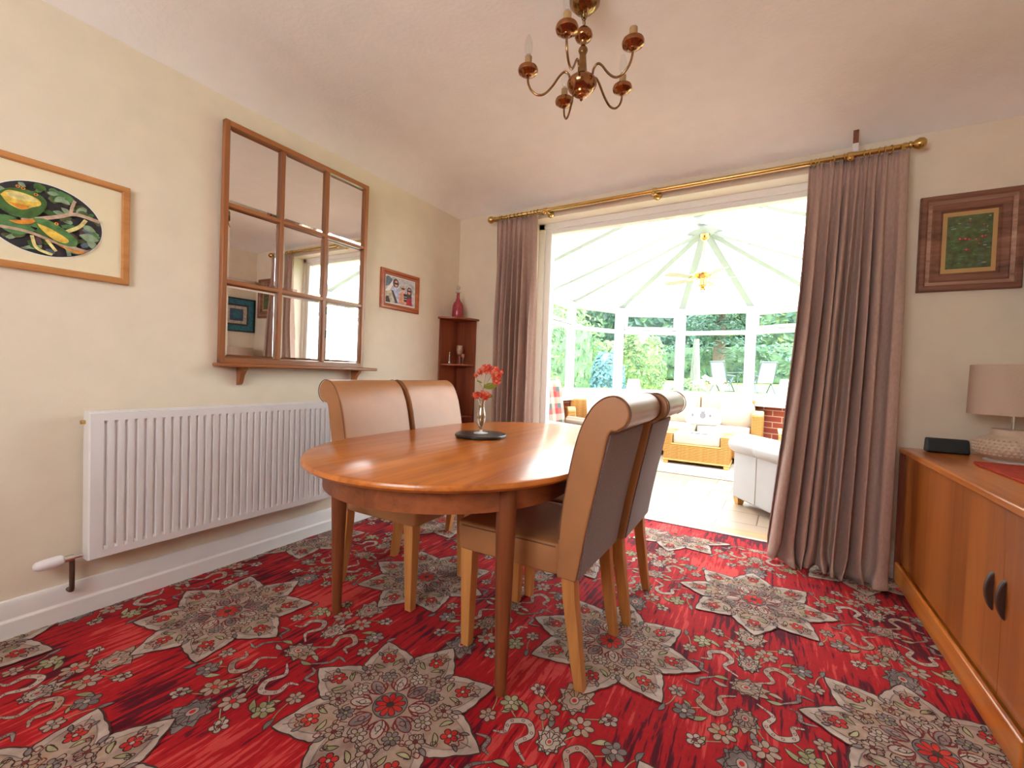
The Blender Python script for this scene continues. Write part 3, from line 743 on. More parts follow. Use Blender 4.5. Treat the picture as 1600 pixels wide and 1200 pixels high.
# ------------------------------------------------------------------ framed pictures
def frame_mesh(b, w, h, bw, prof):
    # prof: list of (inset, depth-out) ; mitred rings around the rectangle, front faces -Y
    rs = []
    for ins, d in prof:
        rs.append([(-w/2+ins, -d, -h/2+ins), (w/2-ins, -d, -h/2+ins), (w/2-ins, -d, h/2-ins), (-w/2+ins, -d, h/2-ins)])
    b.rings(rs, capa=False, capb=False)
def art(parent, name, shapes, y, mats):
    b = MB(); b.flat = True; idx = {k: i for i, k in enumerate(mats)}
    for i, (pts, m_) in enumerate(shapes):
        b.mi = idx[m_]
        a = sum(pts[k-1][0]*pts[k][1]-pts[k][0]*pts[k-1][1] for k in range(len(pts)))
        if a < 0: pts = pts[::-1]
        b.poly([(p[0], y-.00012*i, p[1]) for p in pts])
    return b.build(name, mats, parent)
def rect(x0, x1, z0, z1): return [(x0, z0), (x1, z0), (x1, z1), (x0, z1)]
def ell(cx, cz, rx, rz, n=24, a0=0): return [(cx+rx*math.cos(2*PI*i/n)*math.cos(a0)-rz*math.sin(2*PI*i/n)*math.sin(a0), cz+rx*math.cos(2*PI*i/n)*math.sin(a0)+rz*math.sin(2*PI*i/n)*math.cos(a0)) for i in range(n)]
for nm, c in (('paint_black', (.03, .025, .03)), ('paint_brown', (.10, .05, .05)), ('paint_yellow', (.85, .52, .08)), ('paint_orange', (.75, .27, .03)), ('paint_lightyellow', (.85, .68, .28)), ('paint_green', (.06, .14, .03)), ('paint_leaf', (.09, .22, .07)), ('paint_sage', (.26, .36, .23)), ('paint_branch', (.55, .38, .28)), ('paint_blue', (.12, .17, .22)), ('paint_grey', (.52, .50, .52)), ('paint_skin', (.70, .33, .22)), ('paint_shirt', (.50, .54, .72)), ('paint_red', (.45, .02, .04)), ('paint_moss', (.10, .13, .05)), ('paint_teal', (.03, .16, .22)), ('paint_navy', (.05, .09, .16)), ('paint_buff', (.55, .48, .38))):
    plain(nm, c, 0.6, var=.35, vs=45)
# bird picture on the left wall (oval opening), right edge at y=.775
PW, PH = .74, .408
t = thing('framed_painting', 'pine-framed oval painting of yellow-breasted birds in leaves on left wall', 'picture', (LX, .775-PW/2, 1.565), PI/2)
b = MB(); frame_mesh(b, PW, PH, .03, [(0, 0), (0, .018), (.003, .021), (.021, .021), (.026, .014), (.026, .004)]); b.build('frame', 'pine_frame', t)
b = MB(); b.box(-PW/2+.02, PW/2-.02, -.010, -.001, -PH/2+.02, PH/2-.02); b.build('mount', 'mount_cream', t)
# ellipse in local coordinates (x: along the wall)
ex, ez, ea, ec = .122, -.006, .160, .133
E0 = lambda k, y: None
sh = [(ell(ex, ez, ea+.003, ec+.003, 64), 'white_card'), (ell(ex, ez, ea, ec, 64), 'paint_black')]
rnd = random.Random(8)
def inside(x, z, s=.97): return ((x-ex)/ea)**2+((z-ez)/ec)**2 < s*s
def clipE(pts):
    out = []
    for x, z in pts:
        d = math.hypot((x-ex)/ea, (z-ez)/ec)
        if d > .985: x = ex+(x-ex)/d*.985; z = ez+(z-ez)/d*.985
        out.append((x, z))
    return out
def blot(cx, cz, rx, rz, m_, a=0, j=.18, n=16):
    return (clipE([(cx+(x-cx)*(1+rnd.uniform(-j, j)), cz+(z-cz)*(1+rnd.uniform(-j, j))) for x, z in ell(cx, cz, rx, rz, n, a)]), m_)
def U(px_, pz_): return (ex-ea+2*ea*px_, ez+ec-2*ec*pz_)     # unit coordinates of the oval, top-left origin
for k in range(120):
    u, v = rnd.random(), rnd.random(); x, z = U(u, v)
    if inside(x, z, .9): sh.append(blot(x, z, rnd.uniform(.008, .028), rnd.uniform(.006, .014), rnd.choice(['paint_green', 'paint_moss', 'paint_brown', 'paint_blue', 'paint_leaf', 'paint_sage', 'paint_black', 'paint_sage']), rnd.uniform(-1, 1)))
def vleaf(u, v, L, W_, a, m_):
    x, z = U(u, v); p = []
    for i in range(8): q = i/8; p.append((L*q, W_*math.sin(PI*q)))
    for i in range(8, 0, -1): q = i/8; p.append((L*q, -W_*math.sin(PI*q)))
    ca, sa = math.cos(a), math.sin(a); return (clipE([(x+ca*s-sa*r, z+sa*s+ca*r) for s, r in p]), m_)
for u, v, L, a, m_ in ((.50, .12, .032, .1, 'paint_sage'), (.62, .16, .03, -.5, 'paint_sage'), (.56, .22, .04, .7, 'paint_sage'), (.62, .28, .035, -.6, 'paint_sage'), (.55, .36, .035, -.1, 'paint_sage'), (.80, .47, .045, -.3, 'paint_sage'), (.78, .62, .06, -.1, 'paint_sage'), (.85, .66, .05, -.8, 'paint_sage'), (.06, .62, .09, -.12, 'paint_leaf'), (.10, .70, .10, .05, 'paint_leaf'), (.30, .60, .07, .2, 'paint_leaf'), (.40, .70, .09, .3, 'paint_green'), (.62, .74, .07, -.7, 'paint_sage')):
    sh.append(vleaf(u, v, L, L*.26, a, m_))
def limb(pts, wd, m_):
    P = [U(*p) for p in pts]; q = [(p.x, p.y) for p in bez([(a, c, 0) for a, c in P], 5)]; L1, L2 = [], []
    for i in range(len(q)):
        a, c = q[max(i-1, 0)], q[min(i+1, len(q)-1)]; dx, dz = c[0]-a[0], c[1]-a[1]; d = math.hypot(dx, dz)
        L1.append((q[i][0]-dz/d*wd, q[i][1]+dx/d*wd)); L2.append((q[i][0]+dz/d*wd, q[i][1]-dx/d*wd))
    return (clipE(L1+L2[::-1]), m_)
sh += [limb([(.97, .36), (.75, .33), (.60, .42), (.42, .52), (.30, .58)], .0065, 'paint_branch'), limb([(.10, .72), (.35, .72), (.60, .80), (.85, .84), (.97, .84)], .005, 'paint_branch'), limb([(.70, .34), (.72, .22), (.74, .14)], .005, 'paint_branch'), limb([(.66, .62), (.78, .50), (.84, .38)], .006, 'paint_lightyellow'), limb([(.38, .76), (.42, .92), (.55, .98)], .005, 'paint_lightyellow'), limb([(.50, .78), (.58, .92)], .005, 'paint_lightyellow'), limb([(.68, .86), (.70, .98)], .006, 'paint_sage')]
def body(pts, m_): return (clipE([U(*p) for p in [(q.x, q.y) for q in bez([(a, c, 0) for a, c in pts], 4)][:-1]]), m_)
sh += [body([(.10, .30), (.22, .18), (.40, .16), (.50, .26), (.46, .42), (.36, .54), (.18, .52), (.10, .40), (.10, .30)], 'paint_green'),
       body([(.14, .30), (.20, .22), (.32, .21), (.43, .25), (.45, .32), (.38, .38), (.30, .44), (.20, .40), (.14, .30)], 'paint_yellow'),
       body([(.17, .27), (.24, .22), (.36, .23), (.43, .28), (.34, .31), (.24, .32), (.17, .27)], 'paint_lightyellow'),
       body([(.20, .38), (.30, .37), (.36, .38), (.30, .44), (.20, .38)], 'paint_orange'),
       body([(.20, .62), (.30, .58), (.42, .52), (.38, .60), (.28, .64), (.20, .62)], 'paint_orange'),
       body([(.38, .52), (.50, .50), (.64, .58), (.76, .70), (.74, .80), (.60, .80), (.48, .66), (.38, .52)], 'paint_leaf'),
       body([(.42, .58), (.54, .62), (.68, .72), (.66, .78), (.56, .76), (.46, .66), (.42, .58)], 'paint_yellow'),
       body([(.58, .82), (.70, .85), (.84, .86), (.80, .90), (.68, .87), (.58, .82)], 'paint_orange')]
for u, v in ((.27, .14), (.31, .15), (.41, .19), (.58, .53)): sh.append((clipE(ell(*U(u, v), .006, .005, 10)), 'paint_orange')); sh.append((clipE(ell(*U(u, v), .0028, .0028, 8)), 'paint_black'))
art(t, 'artwork', sh, -.0105, ['white_card', 'paint_black', 'paint_green', 'paint_moss', 'paint_brown', 'paint_blue', 'paint_leaf', 'paint_sage', 'paint_branch', 'paint_lightyellow', 'paint_yellow', 'paint_orange'])

# family photograph near the corner
PW, PH = .385, .283
t = thing('framed_photograph', 'small red-brown framed photograph of three women in sunglasses, left wall', 'photo', (LX, 2.365, 1.617), PI/2)
b = MB(); frame_mesh(b, PW, PH, .04, [(0, 0), (0, .012), (.006, .019), (.018, .021), (.030, .014), (.038, .013), (.042, .004)]); b.build('frame', 'red_frame', t, smooth=20)
b = MB(); b.box(-PW/2+.03, PW/2-.03, -.006, -.001, -PH/2+.03, PH/2-.03); b.build('backing', 'white_card', t)
w2, h2 = PW/2-.047, PH/2-.047
def UU(u, v): return (-w2+2*w2*u, h2-2*h2*v)
def shp(pts, m_): return ([UU(*p) for p in pts], m_)
def oo(u, v, ru, rv, m_): return (ell(*UU(u, v), ru*2*w2, rv*2*h2, 16), m_)
sh = [shp([(0, 0), (1, 0), (1, 1), (0, 1)], 'paint_grey'), shp([(0, .05), (.1, 0), (.22, .1), (.14, .35), (0, .4)], 'paint_blue'), shp([(0, .55), (.22, .15), (.3, .18), (.1, .6), (0, .8)], 'white_card'), shp([(0, .6), (.2, .5), (.35, 1), (0, 1)], 'paint_buff'), shp([(0, .8), (.1, .75), (.16, 1), (0, 1)], 'paint_brown'),
      oo(.33, .22, .10, .17, 'paint_brown'), oo(.34, .24, .055, .12, 'paint_skin'), shp([(.28, .20), (.40, .20), (.39, .27), (.29, .27)], 'paint_black'),
      shp([(.20, .50), (.28, .38), (.42, .38), (.52, .55), (.45, .98), (.30, .98)], 'paint_shirt'), shp([(.18, .52), (.24, .52), (.42, .98), (.32, .98)], 'paint_brown'),
      oo(.58, .33, .075, .13, 'paint_buff'), oo(.58, .38, .055, .11, 'paint_skin'), shp([(.52, .34), (.64, .34), (.63, .40), (.53, .40)], 'paint_black'), shp([(.44, .60), (.56, .48), (.70, .52), (.74, .98), (.44, .98)], 'paint_skin'), shp([(.60, .55), (.74, .55), (.76, .86), (.62, .86)], 'paint_black'),
      shp([(.62, .65), (.74, .65), (.74, .68), (.62, .68)], 'paint_grey'), shp([(.62, .74), (.74, .74), (.74, .77), (.62, .77)], 'paint_grey'),
      oo(.80, .42, .085, .17, 'paint_brown'), shp([(.72, .42), (.88, .42), (.90, .80), (.72, .78)], 'paint_brown'), oo(.80, .42, .055, .12, 'paint_skin'), shp([(.74, .38), (.86, .38), (.85, .44), (.75, .44)], 'paint_black'), shp([(.72, .72), (.88, .70), (.92, .98), (.70, .98)], 'paint_red')]
art(t, 'photo_print', sh, -.0065, ['paint_grey', 'paint_blue', 'white_card', 'paint_buff', 'paint_brown', 'paint_skin', 'paint_black', 'paint_shirt', 'paint_red'])

# flower painting on the back wall, right of curtain
PW, PH = .382, .490
t = thing('framed_painting', 'small red-flower painting in a deep distressed brown frame, right of the curtain', 'picture', (.648+PW/2, BY, 1.779), 0)
b = MB(); frame_mesh(b, PW, PH, .07, [(0, 0), (0, .020), (.006, .028), (.022, .030), (.030, .024)]); b.build('outer_moulding', 'distressed_frame', t, smooth=20)
b = MB(); frame_mesh(b, PW, PH, .07, [(.030, .024), (.040, .021), (.046, .020)]); b.build('pale_fillet', 'distressed_light', t)
b = MB(); frame_mesh(b, PW, PH, .07, [(.046, .020), (.052, .023), (.074, .017), (.078, .017), (.081, .019), (.090, .010), (.092, .006)]); b.build('inner_moulding', 'distressed_frame', t, smooth=20)
b = MB(); b.box(-PW/2+.09, PW/2-.09, -.008, -.001, -PH/2+.09, PH/2-.09); b.build('mount', 'gold_mount', t)
w2, h2 = PW/2-.108, PH/2-.112; rnd = random.Random(4)
sh = [(rect(-w2, w2, -h2, h2), 'paint_moss')]
for k in range(70):
    u, v = rnd.uniform(.06, .94), rnd.uniform(.05, .95); x, z = UU(u, v)
    sh.append((ell(x, z, rnd.uniform(.003, .012), rnd.uniform(.002, .004), 7), 'paint_leaf' if v > .25 and u < .7 else rnd.choice(['paint_sage', 'paint_moss', 'paint_blue'])))
for u, v, r in ((.30, .45, .010), (.42, .45, .009), (.50, .47, .007), (.65, .48, .006), (.78, .43, .008), (.85, .42, .006), (.45, .66, .009), (.72, .56, .006), (.8, .21, .005), (.5, .12, .004)):
    x, z = UU(u, v); sh.append((ell(x, z, r, r*.6, 9), 'paint_red')); sh.append((ell(x-.002, z+.001, r*.4, r*.3, 7), 'paint_skin'))
art(t, 'artwork', sh, -.0085, ['paint_moss', 'paint_leaf', 'paint_sage', 'paint_blue', 'paint_red', 'paint_skin'])

# two pictures on the right wall, seen in the mirror
t = thing('framed_print', 'teal bordered framed print on the right wall, reflected in the mirror', 'picture', (RX, 2.84, 1.555), -PI/2)
b = MB(); frame_mesh(b, .44, .42, .02, [(0, 0), (0, .02), (.016, .02), (.018, .005)]); b.build('frame', 'black_plastic', t)
art(t, 'artwork', [(rect(-.21, .21, -.2, .2), 'paint_teal'), (rect(-.14, .14, -.13, .13), 'paint_black'), (rect(-.12, .12, -.11, .11), 'paint_buff'), (rect(-.08, .08, -.075, .075), 'paint_navy'), (ell(0, 0, .05, .05), 'paint_teal')], -.006, ['paint_teal', 'paint_black', 'paint_buff', 'paint_navy'])

# ------------------------------------------------------------------ window-pane mirror with shelf
MY0, MY1, MZ0, MZ1 = 1.128, 2.000, 1.045, 2.238
mw_, mh_ = MY1-MY0, MZ1-MZ0
t = thing('wall_mirror', 'nine-pane wooden window-style mirror with a shelf, above the radiator', 'mirror', (LX+.019, (MY0+MY1)/2, (MZ0+MZ1)/2), PI/2); t.rotation_euler = (R(.9), 0, PI/2-R(1))
b = MB(); D = .032
b.box(-mw_/2, -mw_/2+.024, -D, 0, -mh_/2, mh_/2); b.build('frame_stile', 'mirror_wood_z', t, bevel=.003)
b = MB(); b.box(mw_/2-.024, mw_/2, -D, 0, -mh_/2, mh_/2); b.build('frame_stile', 'mirror_wood_z', t, bevel=.003)
b = MB(); b.box(-mw_/2, mw_/2, -D+.001, 0, mh_/2-.028, mh_/2); b.build('frame_rail', 'mirror_wood_x', t, bevel=.003)
b = MB(); b.box(-mw_/2, mw_/2, -D+.001, 0, -mh_/2, -mh_/2+.028); b.build('frame_rail', 'mirror_wood_x', t, bevel=.003)
iw, ih = mw_-.048, mh_-.056
xsn = [-iw/2 + iw*k/3 for k in range(4)]; zsn = [-ih/2 + ih*k/3 for k in range(4)]
for x in xsn[1:3]: MB().box(x-.011, x+.011, -D+.004, -.002, -ih/2, ih/2).build('glazing_bar', 'mirror_wood_z', t, bevel=.004)
for z in zsn[1:3]: MB().box(-iw/2, iw/2, -D+.005, -.002, z-.011, z+.011).build('glazing_bar', 'mirror_wood_x', t, bevel=.004)
for i in range(3):
    for j in range(3):
        b = MB(); x0, x1 = xsn[i]+(.011 if i else 0), xsn[i+1]-(.011 if i < 2 else 0); z0, z1 = zsn[j]+(.011 if j else 0), zsn[j+1]-(.011 if j < 2 else 0); e = .016
        b.rings([[(x0, -.010, z0), (x1, -.010, z0), (x1, -.010, z1), (x0, -.010, z1)], [(x0+e, -.0125, z0+e), (x1-e, -.0125, z0+e), (x1-e, -.0125, z1-e), (x0+e, -.0125, z1-e)]], capa=False)
        b.build('mirror_pane', 'mirror_silver', t)
MB().box(-mw_/2-.022, mw_/2+.07, -.095, 0, -mh_/2-.018, -mh_/2+.001).build('shelf', 'mirror_wood_x', t, bevel=.007, seg=3)
for x in (-mw_/2+.105, mw_/2-.06):
    b = MB(); P = [(0, 0), (-.075, 0), (-.073, -.012), (-.060, -.022), (-.045, -.040), (-.036, -.062), (-.028, -.082), (-.016, -.092), (0, -.094)]
    b.rings([[(x-.011, p[0], p[1]-mh_/2-.018) for p in P], [(x+.011, p[0], p[1]-mh_/2-.018) for p in P]]); b.build('bracket', 'mirror_wood_z', t, bevel=.002)

# ------------------------------------------------------------------ corner shelf unit with ornaments
SX, SY = LX+.003, BY-.003
t = thing('corner_shelf', 'dark mahogany open corner shelf unit standing in the far left corner', 'shelf', (SX, SY, 0))
S = .245
b = MB(); b.box(0, .012, -S, 0, .08, 1.475); b.build('side_panel', 'mahogany_z', t, bevel=.002)
b = MB(); b.box(.012, S-.04, -.012, 0, .08, 1.475); b.build('side_panel', 'mahogany_z', t, bevel=.002)
def quarter(r, n=16): return [(0, 0)] + [(r*math.cos(-PI/2*(1-i/n)), r*math.sin(-PI/2*(1-i/n))) for i in range(n+1)]
def qshelf(z, th, r, name):
    P = quarter(r); b = MB(); b.prism([(x*.87, y) for x, y in P], z, z+th, 'xy'); b.build(name, 'mahogany_x', t, bevel=.003)
qshelf(1.475, .016, S+.022, 'top')
for z in (1.090, .655, .30): qshelf(z, .014, S-.02, 'shelf')
b = MB(); b.prism([(0, 0)] + [(x*.82, y*.95) for x, y in quarter(S-.02)[1:]], .0065, .08, 'xy'); b.build('plinth', 'mahogany_x', t)
def on_shelf(name, label, cat, dx, dy, z, group=None): return thing(name, label, cat, (SX+dx, SY+dy, z), 0, group)
t = on_shelf('decanter', 'pink cut-glass decanter with clear stopper on top of the corner shelf', 'decanter', .095, -.125, 1.4915)
b = MB(); b.lathe([(.046, 0), (.048, .005), (.046, .06), (.044, .10), (.036, .125), (.022, .143), (.014, .165), (.0125, .205), (.014, .21)], n=30); b.build('bottle', 'cranberry', t, smooth=40)
b = MB(); b.lathe([(.014, .209), (.027, .213), (.027, .218), (.013, .221)], n=24); b.build('lip', 'crystal', t, smooth=40)
b = MB(); b.lathe([(.008, .221), (.008, .232), (.016, .242), (.018, .256), (.012, .270), (.0, .276)], n=8); b.build('stopper', 'crystal', t)
t = on_shelf('goblet', 'dark engraved goblet with pale bowl, tallest on the middle shelf', 'glass', .09, -.075, 1.1045)
b = MB(); b.lathe([(.024, 0), (.024, .003), (.005, .008), (.005, .07)], n=20); b.build('stem', 'glass_smoky', t, smooth=40)
b = MB(); b.lathe([(.005, .07), (.024, .085), (.029, .11), (.027, .145), (.024, .16), (.021, .158), (.0, .10)], n=20); b.build('bowl', 'vase_cream', t, smooth=40)
t = on_shelf('figurine', 'small pale glass figurine at the left of the middle shelf', 'figurine', .045, -.155, 1.1045)
b = MB(); b.lathe([(.014, 0), (.016, .01), (.010, .03), (.011, .06), (.006, .075), (.010, .088), (.008, .10), (.0, .105)], n=16); b.build('figure', 'crystal', t, smooth=50)
t = on_shelf('liqueur_glass', 'little stemmed ruby glass at the right of the middle shelf', 'glass', .140, -.095, 1.1045)
b = MB(); b.lathe([(.017, 0), (.017, .002), (.003, .006), (.003, .05)], n=18); b.build('stem', 'crystal', t, smooth=40)
b = MB(); b.lathe([(.003, .05), (.015, .058), (.018, .08), (.016, .085), (.0, .065)], n=18); b.build('bowl', 'glass_smoky', t, smooth=40)
t = on_shelf('vase', 'slender red and dark painted vase with flared cream neck on lower shelf', 'vase', .075, -.125, .6695)
b = MB(); b.lathe([(.022, 0), (.026, .004), (.022, .012), (.034, .035), (.041, .065)], n=28); b.build('base', 'vase_dark', t, smooth=50)
b = MB(); b.lathe([(.041, .065), (.040, .09), (.030, .125), (.020, .15)], n=28, caps=False); b.build('body', 'vase_red', t, smooth=50)
b = MB(); b.lathe([(.020, .15), (.015, .17), (.015, .19), (.023, .205), (.032, .21), (.028, .21), (.013, .19), (.013, .15)], n=28, caps=False); b.build('neck', 'vase_cream', t, smooth=50)
for k, (dx, dy) in enumerate(((.055, -.175), (.085, -.150), (.135, -.125))):
    t = on_shelf('glass_ornament', ('leftmost', 'middle', 'rightmost')[k] + ' of three tiny clear glass ornaments on the lowest shelf', 'ornament', dx, dy, .3145, 'tiny glass ornaments on the lowest shelf')
    b = MB(); b.lathe([(.016, 0), (.018, .004), (.005, .02), (.005, .12), (.014, .15), (.018, .20), (.012, .24), (.006, .26), (.008, .275), (.0, .285)], n=14); b.build('figure', 'crystal', t, smooth=50)

# ------------------------------------------------------------------ curtains and pole
PX0, PX1, PY, PZ = -1.955, .580, 2.965, 2.277
t = thing('curtain_pole', 'long brass curtain pole with ball finials above the garden-room opening', 'curtain pole', (0, PY, PZ))
b = MB(); b.tube([(PX0, 0, 0), (PX1, 0, 0)], .0135, 20); b.build('pole', 'brass', t, smooth=50)
for x, sg in ((PX0, -1), (PX1, 1)):
    b = MB(); b.lathe([(.0145, 0), (.018, .004), (.018, .012), (.012, .018), (.020, .026), (.028, .042), (.026, .058), (.016, .070), (.0, .074)], n=24, mtx=Matrix.Translation((x-sg*.012, 0, 0)) @ Matrix.Rotation(sg*PI/2, 4, 'Y')); b.build('finial', 'brass', t, smooth=50)
for x in (-1.50, -.70, .33):
    b = MB(); b.tube([(x, BY-PY-.002, 0), (x, .012, 0)], .008, 12); b.lathe([(.026, 0), (.026, .006), (.012, .012)], n=20, mtx=Matrix.Translation((x, BY-PY, 0)) @ Matrix.Rotation(PI/2, 4, 'X')); b.lathe([(.018, -.012), (.018, .012)], n=20, mtx=Matrix.Translation((x, 0, 0)) @ Matrix.Rotation(PI/2, 4, 'Y')); b.ball((x, -.02, -.022), .017)
    b.build('bracket', 'brass', t, smooth=50)
def ring_at(x, tilt=0):
    b = MB(); P = []
    mt = Matrix.Rotation(tilt, 3, 'Z')
    pts = [mt @ Vector((0, .021*math.cos(2*PI*i/20), .021*math.sin(2*PI*i/20)-.006))+Vector((x, 0, 0)) for i in range(21)]
    b.tube(pts, .0028, 8, caps=False); b.build('ring', 'brass', t, smooth=60)
rnd = random.Random(2)
for i in range(11): ring_at(-1.915+i*.036+rnd.uniform(-.006, .006), rnd.uniform(-.35, .35))
for x in (.155, .178, .195, .255, .305, .318, .345, .395, .415, .455, .475, .50): ring_at(x, rnd.uniform(-.4, .4))
b = MB(); b.tube([(.55, 0, -.004), (.555, -.01, -.006)], .019, 16); b.build('clamp', 'brass', t, smooth=50)

def curtain(name, label, x0t, x1t, x0b, x1b, y0, ybL, ybR, zt, bounds, seed, puddle):
    folds = len(bounds)-1
    def kk(u):
        for i in range(folds):
            if u <= bounds[i+1] or i == folds-1: return i+(u-bounds[i])/(bounds[i+1]-bounds[i])
    rnd = random.Random(seed); b = MB(); nu, nv = 260, 60
    ph = [rnd.uniform(-.6, .6) for _ in range(folds+3)]; am = [rnd.uniform(.7, 1.25) for _ in range(folds+3)]
    def fold(u, v):
        k = kk(u) + .10*math.sin(v*3+u*5+seed)*min(1, v*3)
        i = int(k) % len(am); s_ = math.sin(2*PI*k); s_ = math.copysign(abs(s_)**.75, s_)
        f = (1-(k % 1))*am[i]+(k % 1)*am[(i+1) % len(am)]
        return s_*f
    V = []
    for j in range(nv+1):
        v = j/nv                       # 0 top .. 1 bottom
        row = []
        tt = v**1.4
        A = .010 + .034*min(1, v*2.6)
        for i in range(nu+1):
            u = i/nu
            xa = x0t+(x1t-x0t)*u; xb = x0b+(x1b-x0b)*u
            x = xa+(xb-xa)*tt + (.010*math.sin(2*PI*u*folds*1+1.2)*min(1, v*3))
            yb = ybL+(ybR-ybL)*u
            y = y0+(yb-y0)*tt + A*fold(u, v)
            hd = math.exp(-((v-.045)/.02)**2)
            y += .007*math.sin(2*PI*(kk(u) % 1)*3)*max(0, 1-v*14)
            y = y0+(y-y0)*(1-.35*hd) if v < .12 else y
            z = zt-(zt-.010)*v
            if v > .955 and puddle:
                q = (v-.955)/.045
                y -= puddle*q*q*(.5+.5*math.sin(u*17+seed)); x += .02*q*math.sin(u*23+2)
                z += .018*q*(.5+.5*math.sin(u*13+1))*(1) - 0.0
                z = max(z, .010)
            row.append(b.bm.verts.new((x, y, z)))
        V.append(row)
    for j in range(nv):
        for i in range(nu): b.bm.faces.new((V[j][i], V[j+1][i], V[j+1][i+1], V[j][i+1]))
    b.flat = True
    o = b.build(name, 'curtain', smooth=180)
    sd = o.modifiers.new('thick', 'SOLIDIFY'); sd.thickness = .004
    return tag(o, label, 'curtain')
curtain('curtain', 'taupe pleated floor-length curtain gathered left of the opening, by the corner shelves', -1.925, -1.560, -1.915, -1.565, 2.962, 2.955, 2.955, 2.258, [0, .12, .25, .36, .48, .60, .72, 1.0], 1.3, 0)
curtain('curtain', 'taupe pleated floor-length curtain gathered right of the opening, pooling on the carpet', .150, .575, .015, .548, 2.962, 2.985, 2.855, 2.258, [0, .15, .27, .36, .44, .53, .61, .70, .80, 1.0], 4.1, .05)
# hem corner of the right curtain kicked out on the carpet belongs to its own cloth fold
# hanger strap from the ceiling over the right end of the pole
t = thing('ceiling_strap', 'rusty metal hanger strap from ceiling to the right end of the pole', 'bracket', (.352, 2.965, 0))
b = MB(); b.box(-.012, .012, -.003, .003, 2.335, 2.470); b.build('strap', 'rusty', t, bevel=.001)
b = MB(); b.lathe([(.0, 0), (.028, .002), (.024, .010), (.0, .012)], (0, 0, 2.432), 20); b.build('ceiling_plate', 'rusty', t, smooth=40)
b = MB(); b.box(-.014, .014, -.008, .008, 2.292, 2.338); b.build('sleeve', 'white_plastic', t, bevel=.003)

# ------------------------------------------------------------------ sideboard
SBX, SBY0, SBY1, SBZ = .612, 1.64, 3.045, .718
t = thing('sideboard', 'orange-brown teak sideboard with sliding doors along the right wall', 'sideboard', (SBX, 0, 0))
DP = RX-SBX-.028
b = MB(); b.box(.0, DP, SBY0, SBY1, SBZ-.028, SBZ); b.build('top', 'teak_y', t, bevel=.006, seg=3)
b = MB(); b.box(.004, DP, SBY1-.024, SBY1, .0065, SBZ-.028); b.build('side_panel', 'mahogany_z', t, bevel=.002)
b = MB(); b.box(.004, DP, SBY0, SBY0+.028, .0065, SBZ-.028); b.build('side_panel', 'teak_z', t, bevel=.002)
b = MB(); b.box(.020, DP, SBY0+.028, SBY1-.024, .075, .095); b.build('bottom_panel', 'teak_y', t)
b = MB(); b.box(.002, .020, SBY0+.028, SBY1-.024, .012, .112); b.build('plinth_rail', 'teak_y', t, bevel=.008, seg=3)
b = MB(); b.box(DP-.012, DP, SBY0+.028, SBY1-.024, .10, SBZ-.028); b.build('rear_panel', 'teak_y', t)
DS = 1.887
for a0, a1, hy in ((DS+.0012, SBY1-.026, DS+.070), (SBY0+.029, DS-.0012, DS-.012)):
    b = MB(); b.box(.024, .040, a0, a1, .113, SBZ-.030); d = b.build('sliding_door', 'teak_z', t, bevel=.001)
    b = MB(); L = .062; zc = .404 if hy > DS else .409
    P = []
    for i in range(25):
        q = i/24; P.append((.020*math.sin(PI*q)**.6, zc-L+2*L*q))
    Q = [(.0255, z) if False else (.026, z) for _, z in ((0, zc+L), (0, zc-L))]
    b.rings([[(.026-x, hy-.0095, z) for x, z in P]+[(.026, hy-.0095, zc+L), (.026, hy-.0095, zc-L)], [(.026-x, hy+.0095, z) for x, z in P]+[(.026, hy+.0095, zc+L), (.026, hy+.0095, zc-L)]])
    b.build('handle', 'handle_dark', d, bevel=.003)
t = MB(); t.pillow((0, 0, .004), (.125, .44, .004), .15, n=40)
o = t.build('table_runner', 'runner_red', smooth=60); o.location = (SBX+.285, 2.22, SBZ+.0005); tag(o, 'red woven runner lying along the sideboard top', 'runner')
# speaker
t = thing('bluetooth_speaker', 'small black portable speaker at the far end of the sideboard', 'speaker', (.768, 2.935, SBZ), R(2))
b = MB(); P = [(-.0255, .002), (.0255, .002), (.030, .012), (.020, .066), (.012, .072), (-.008, .072), (-.018, .064), (-.031, .012)]
b.rings([[(x, p[0], p[1]) for p in P] for x in (-.078, .078)]); b.build('body', 'black_plastic', t, bevel=.008, seg=3)
b = MB(); b.rings([[(x, y, z) for y, z in ((-.0322, .010), (-.0205, .062), (-.017, .062), (-.029, .009))] for x in (-.070, .070)]); b.build('grille', 'black_mesh', t)
# lamp
t = thing('table_lamp', 'squat beige woven-texture ceramic lamp with drum shade on the sideboard', 'lamp', (.945, 2.80, SBZ))
b = MB(); b.lathe([(.0, 0), (.085, .0), (.088, .006), (.07, .010)], n=36); b.build('foot', 'white_plastic', t, smooth=40)
b = MB()
prof = [(.07, .009), (.098, .022), (.116, .044), (.120, .066), (.114, .088), (.098, .106), (.074, .116), (.070, .122), (.070, .140), (.066, .146), (.0, .146)]
b.lathe(prof, n=48); ob = b.build('body', 'ceramic_beige', t, smooth=50)
rb = MB()
for k in range(6):
    z = .034+.013*k; r = None
    for (r0, z0), (r1, z1) in zip(prof, prof[1:]):
        if z0 <= z <= z1: r = r0+(r1-r0)*(z-z0)/(z1-z0)
    for i in range(40):
        a = 2*PI*(i+.5*(k % 2))/40; c = (r*math.cos(a), r*math.sin(a), z); rb.ball(c, .0062, 6)
rb.build('woven_relief', 'ceramic_beige', t, smooth=60)['kind'] = 'stuff'
b = MB(); b.tube([(0, 0, .146), (0, 0, .30)], .006, 12); b.build('stem', 'chrome', t, smooth=50)
b = MB(); ri, ro = .146, .148
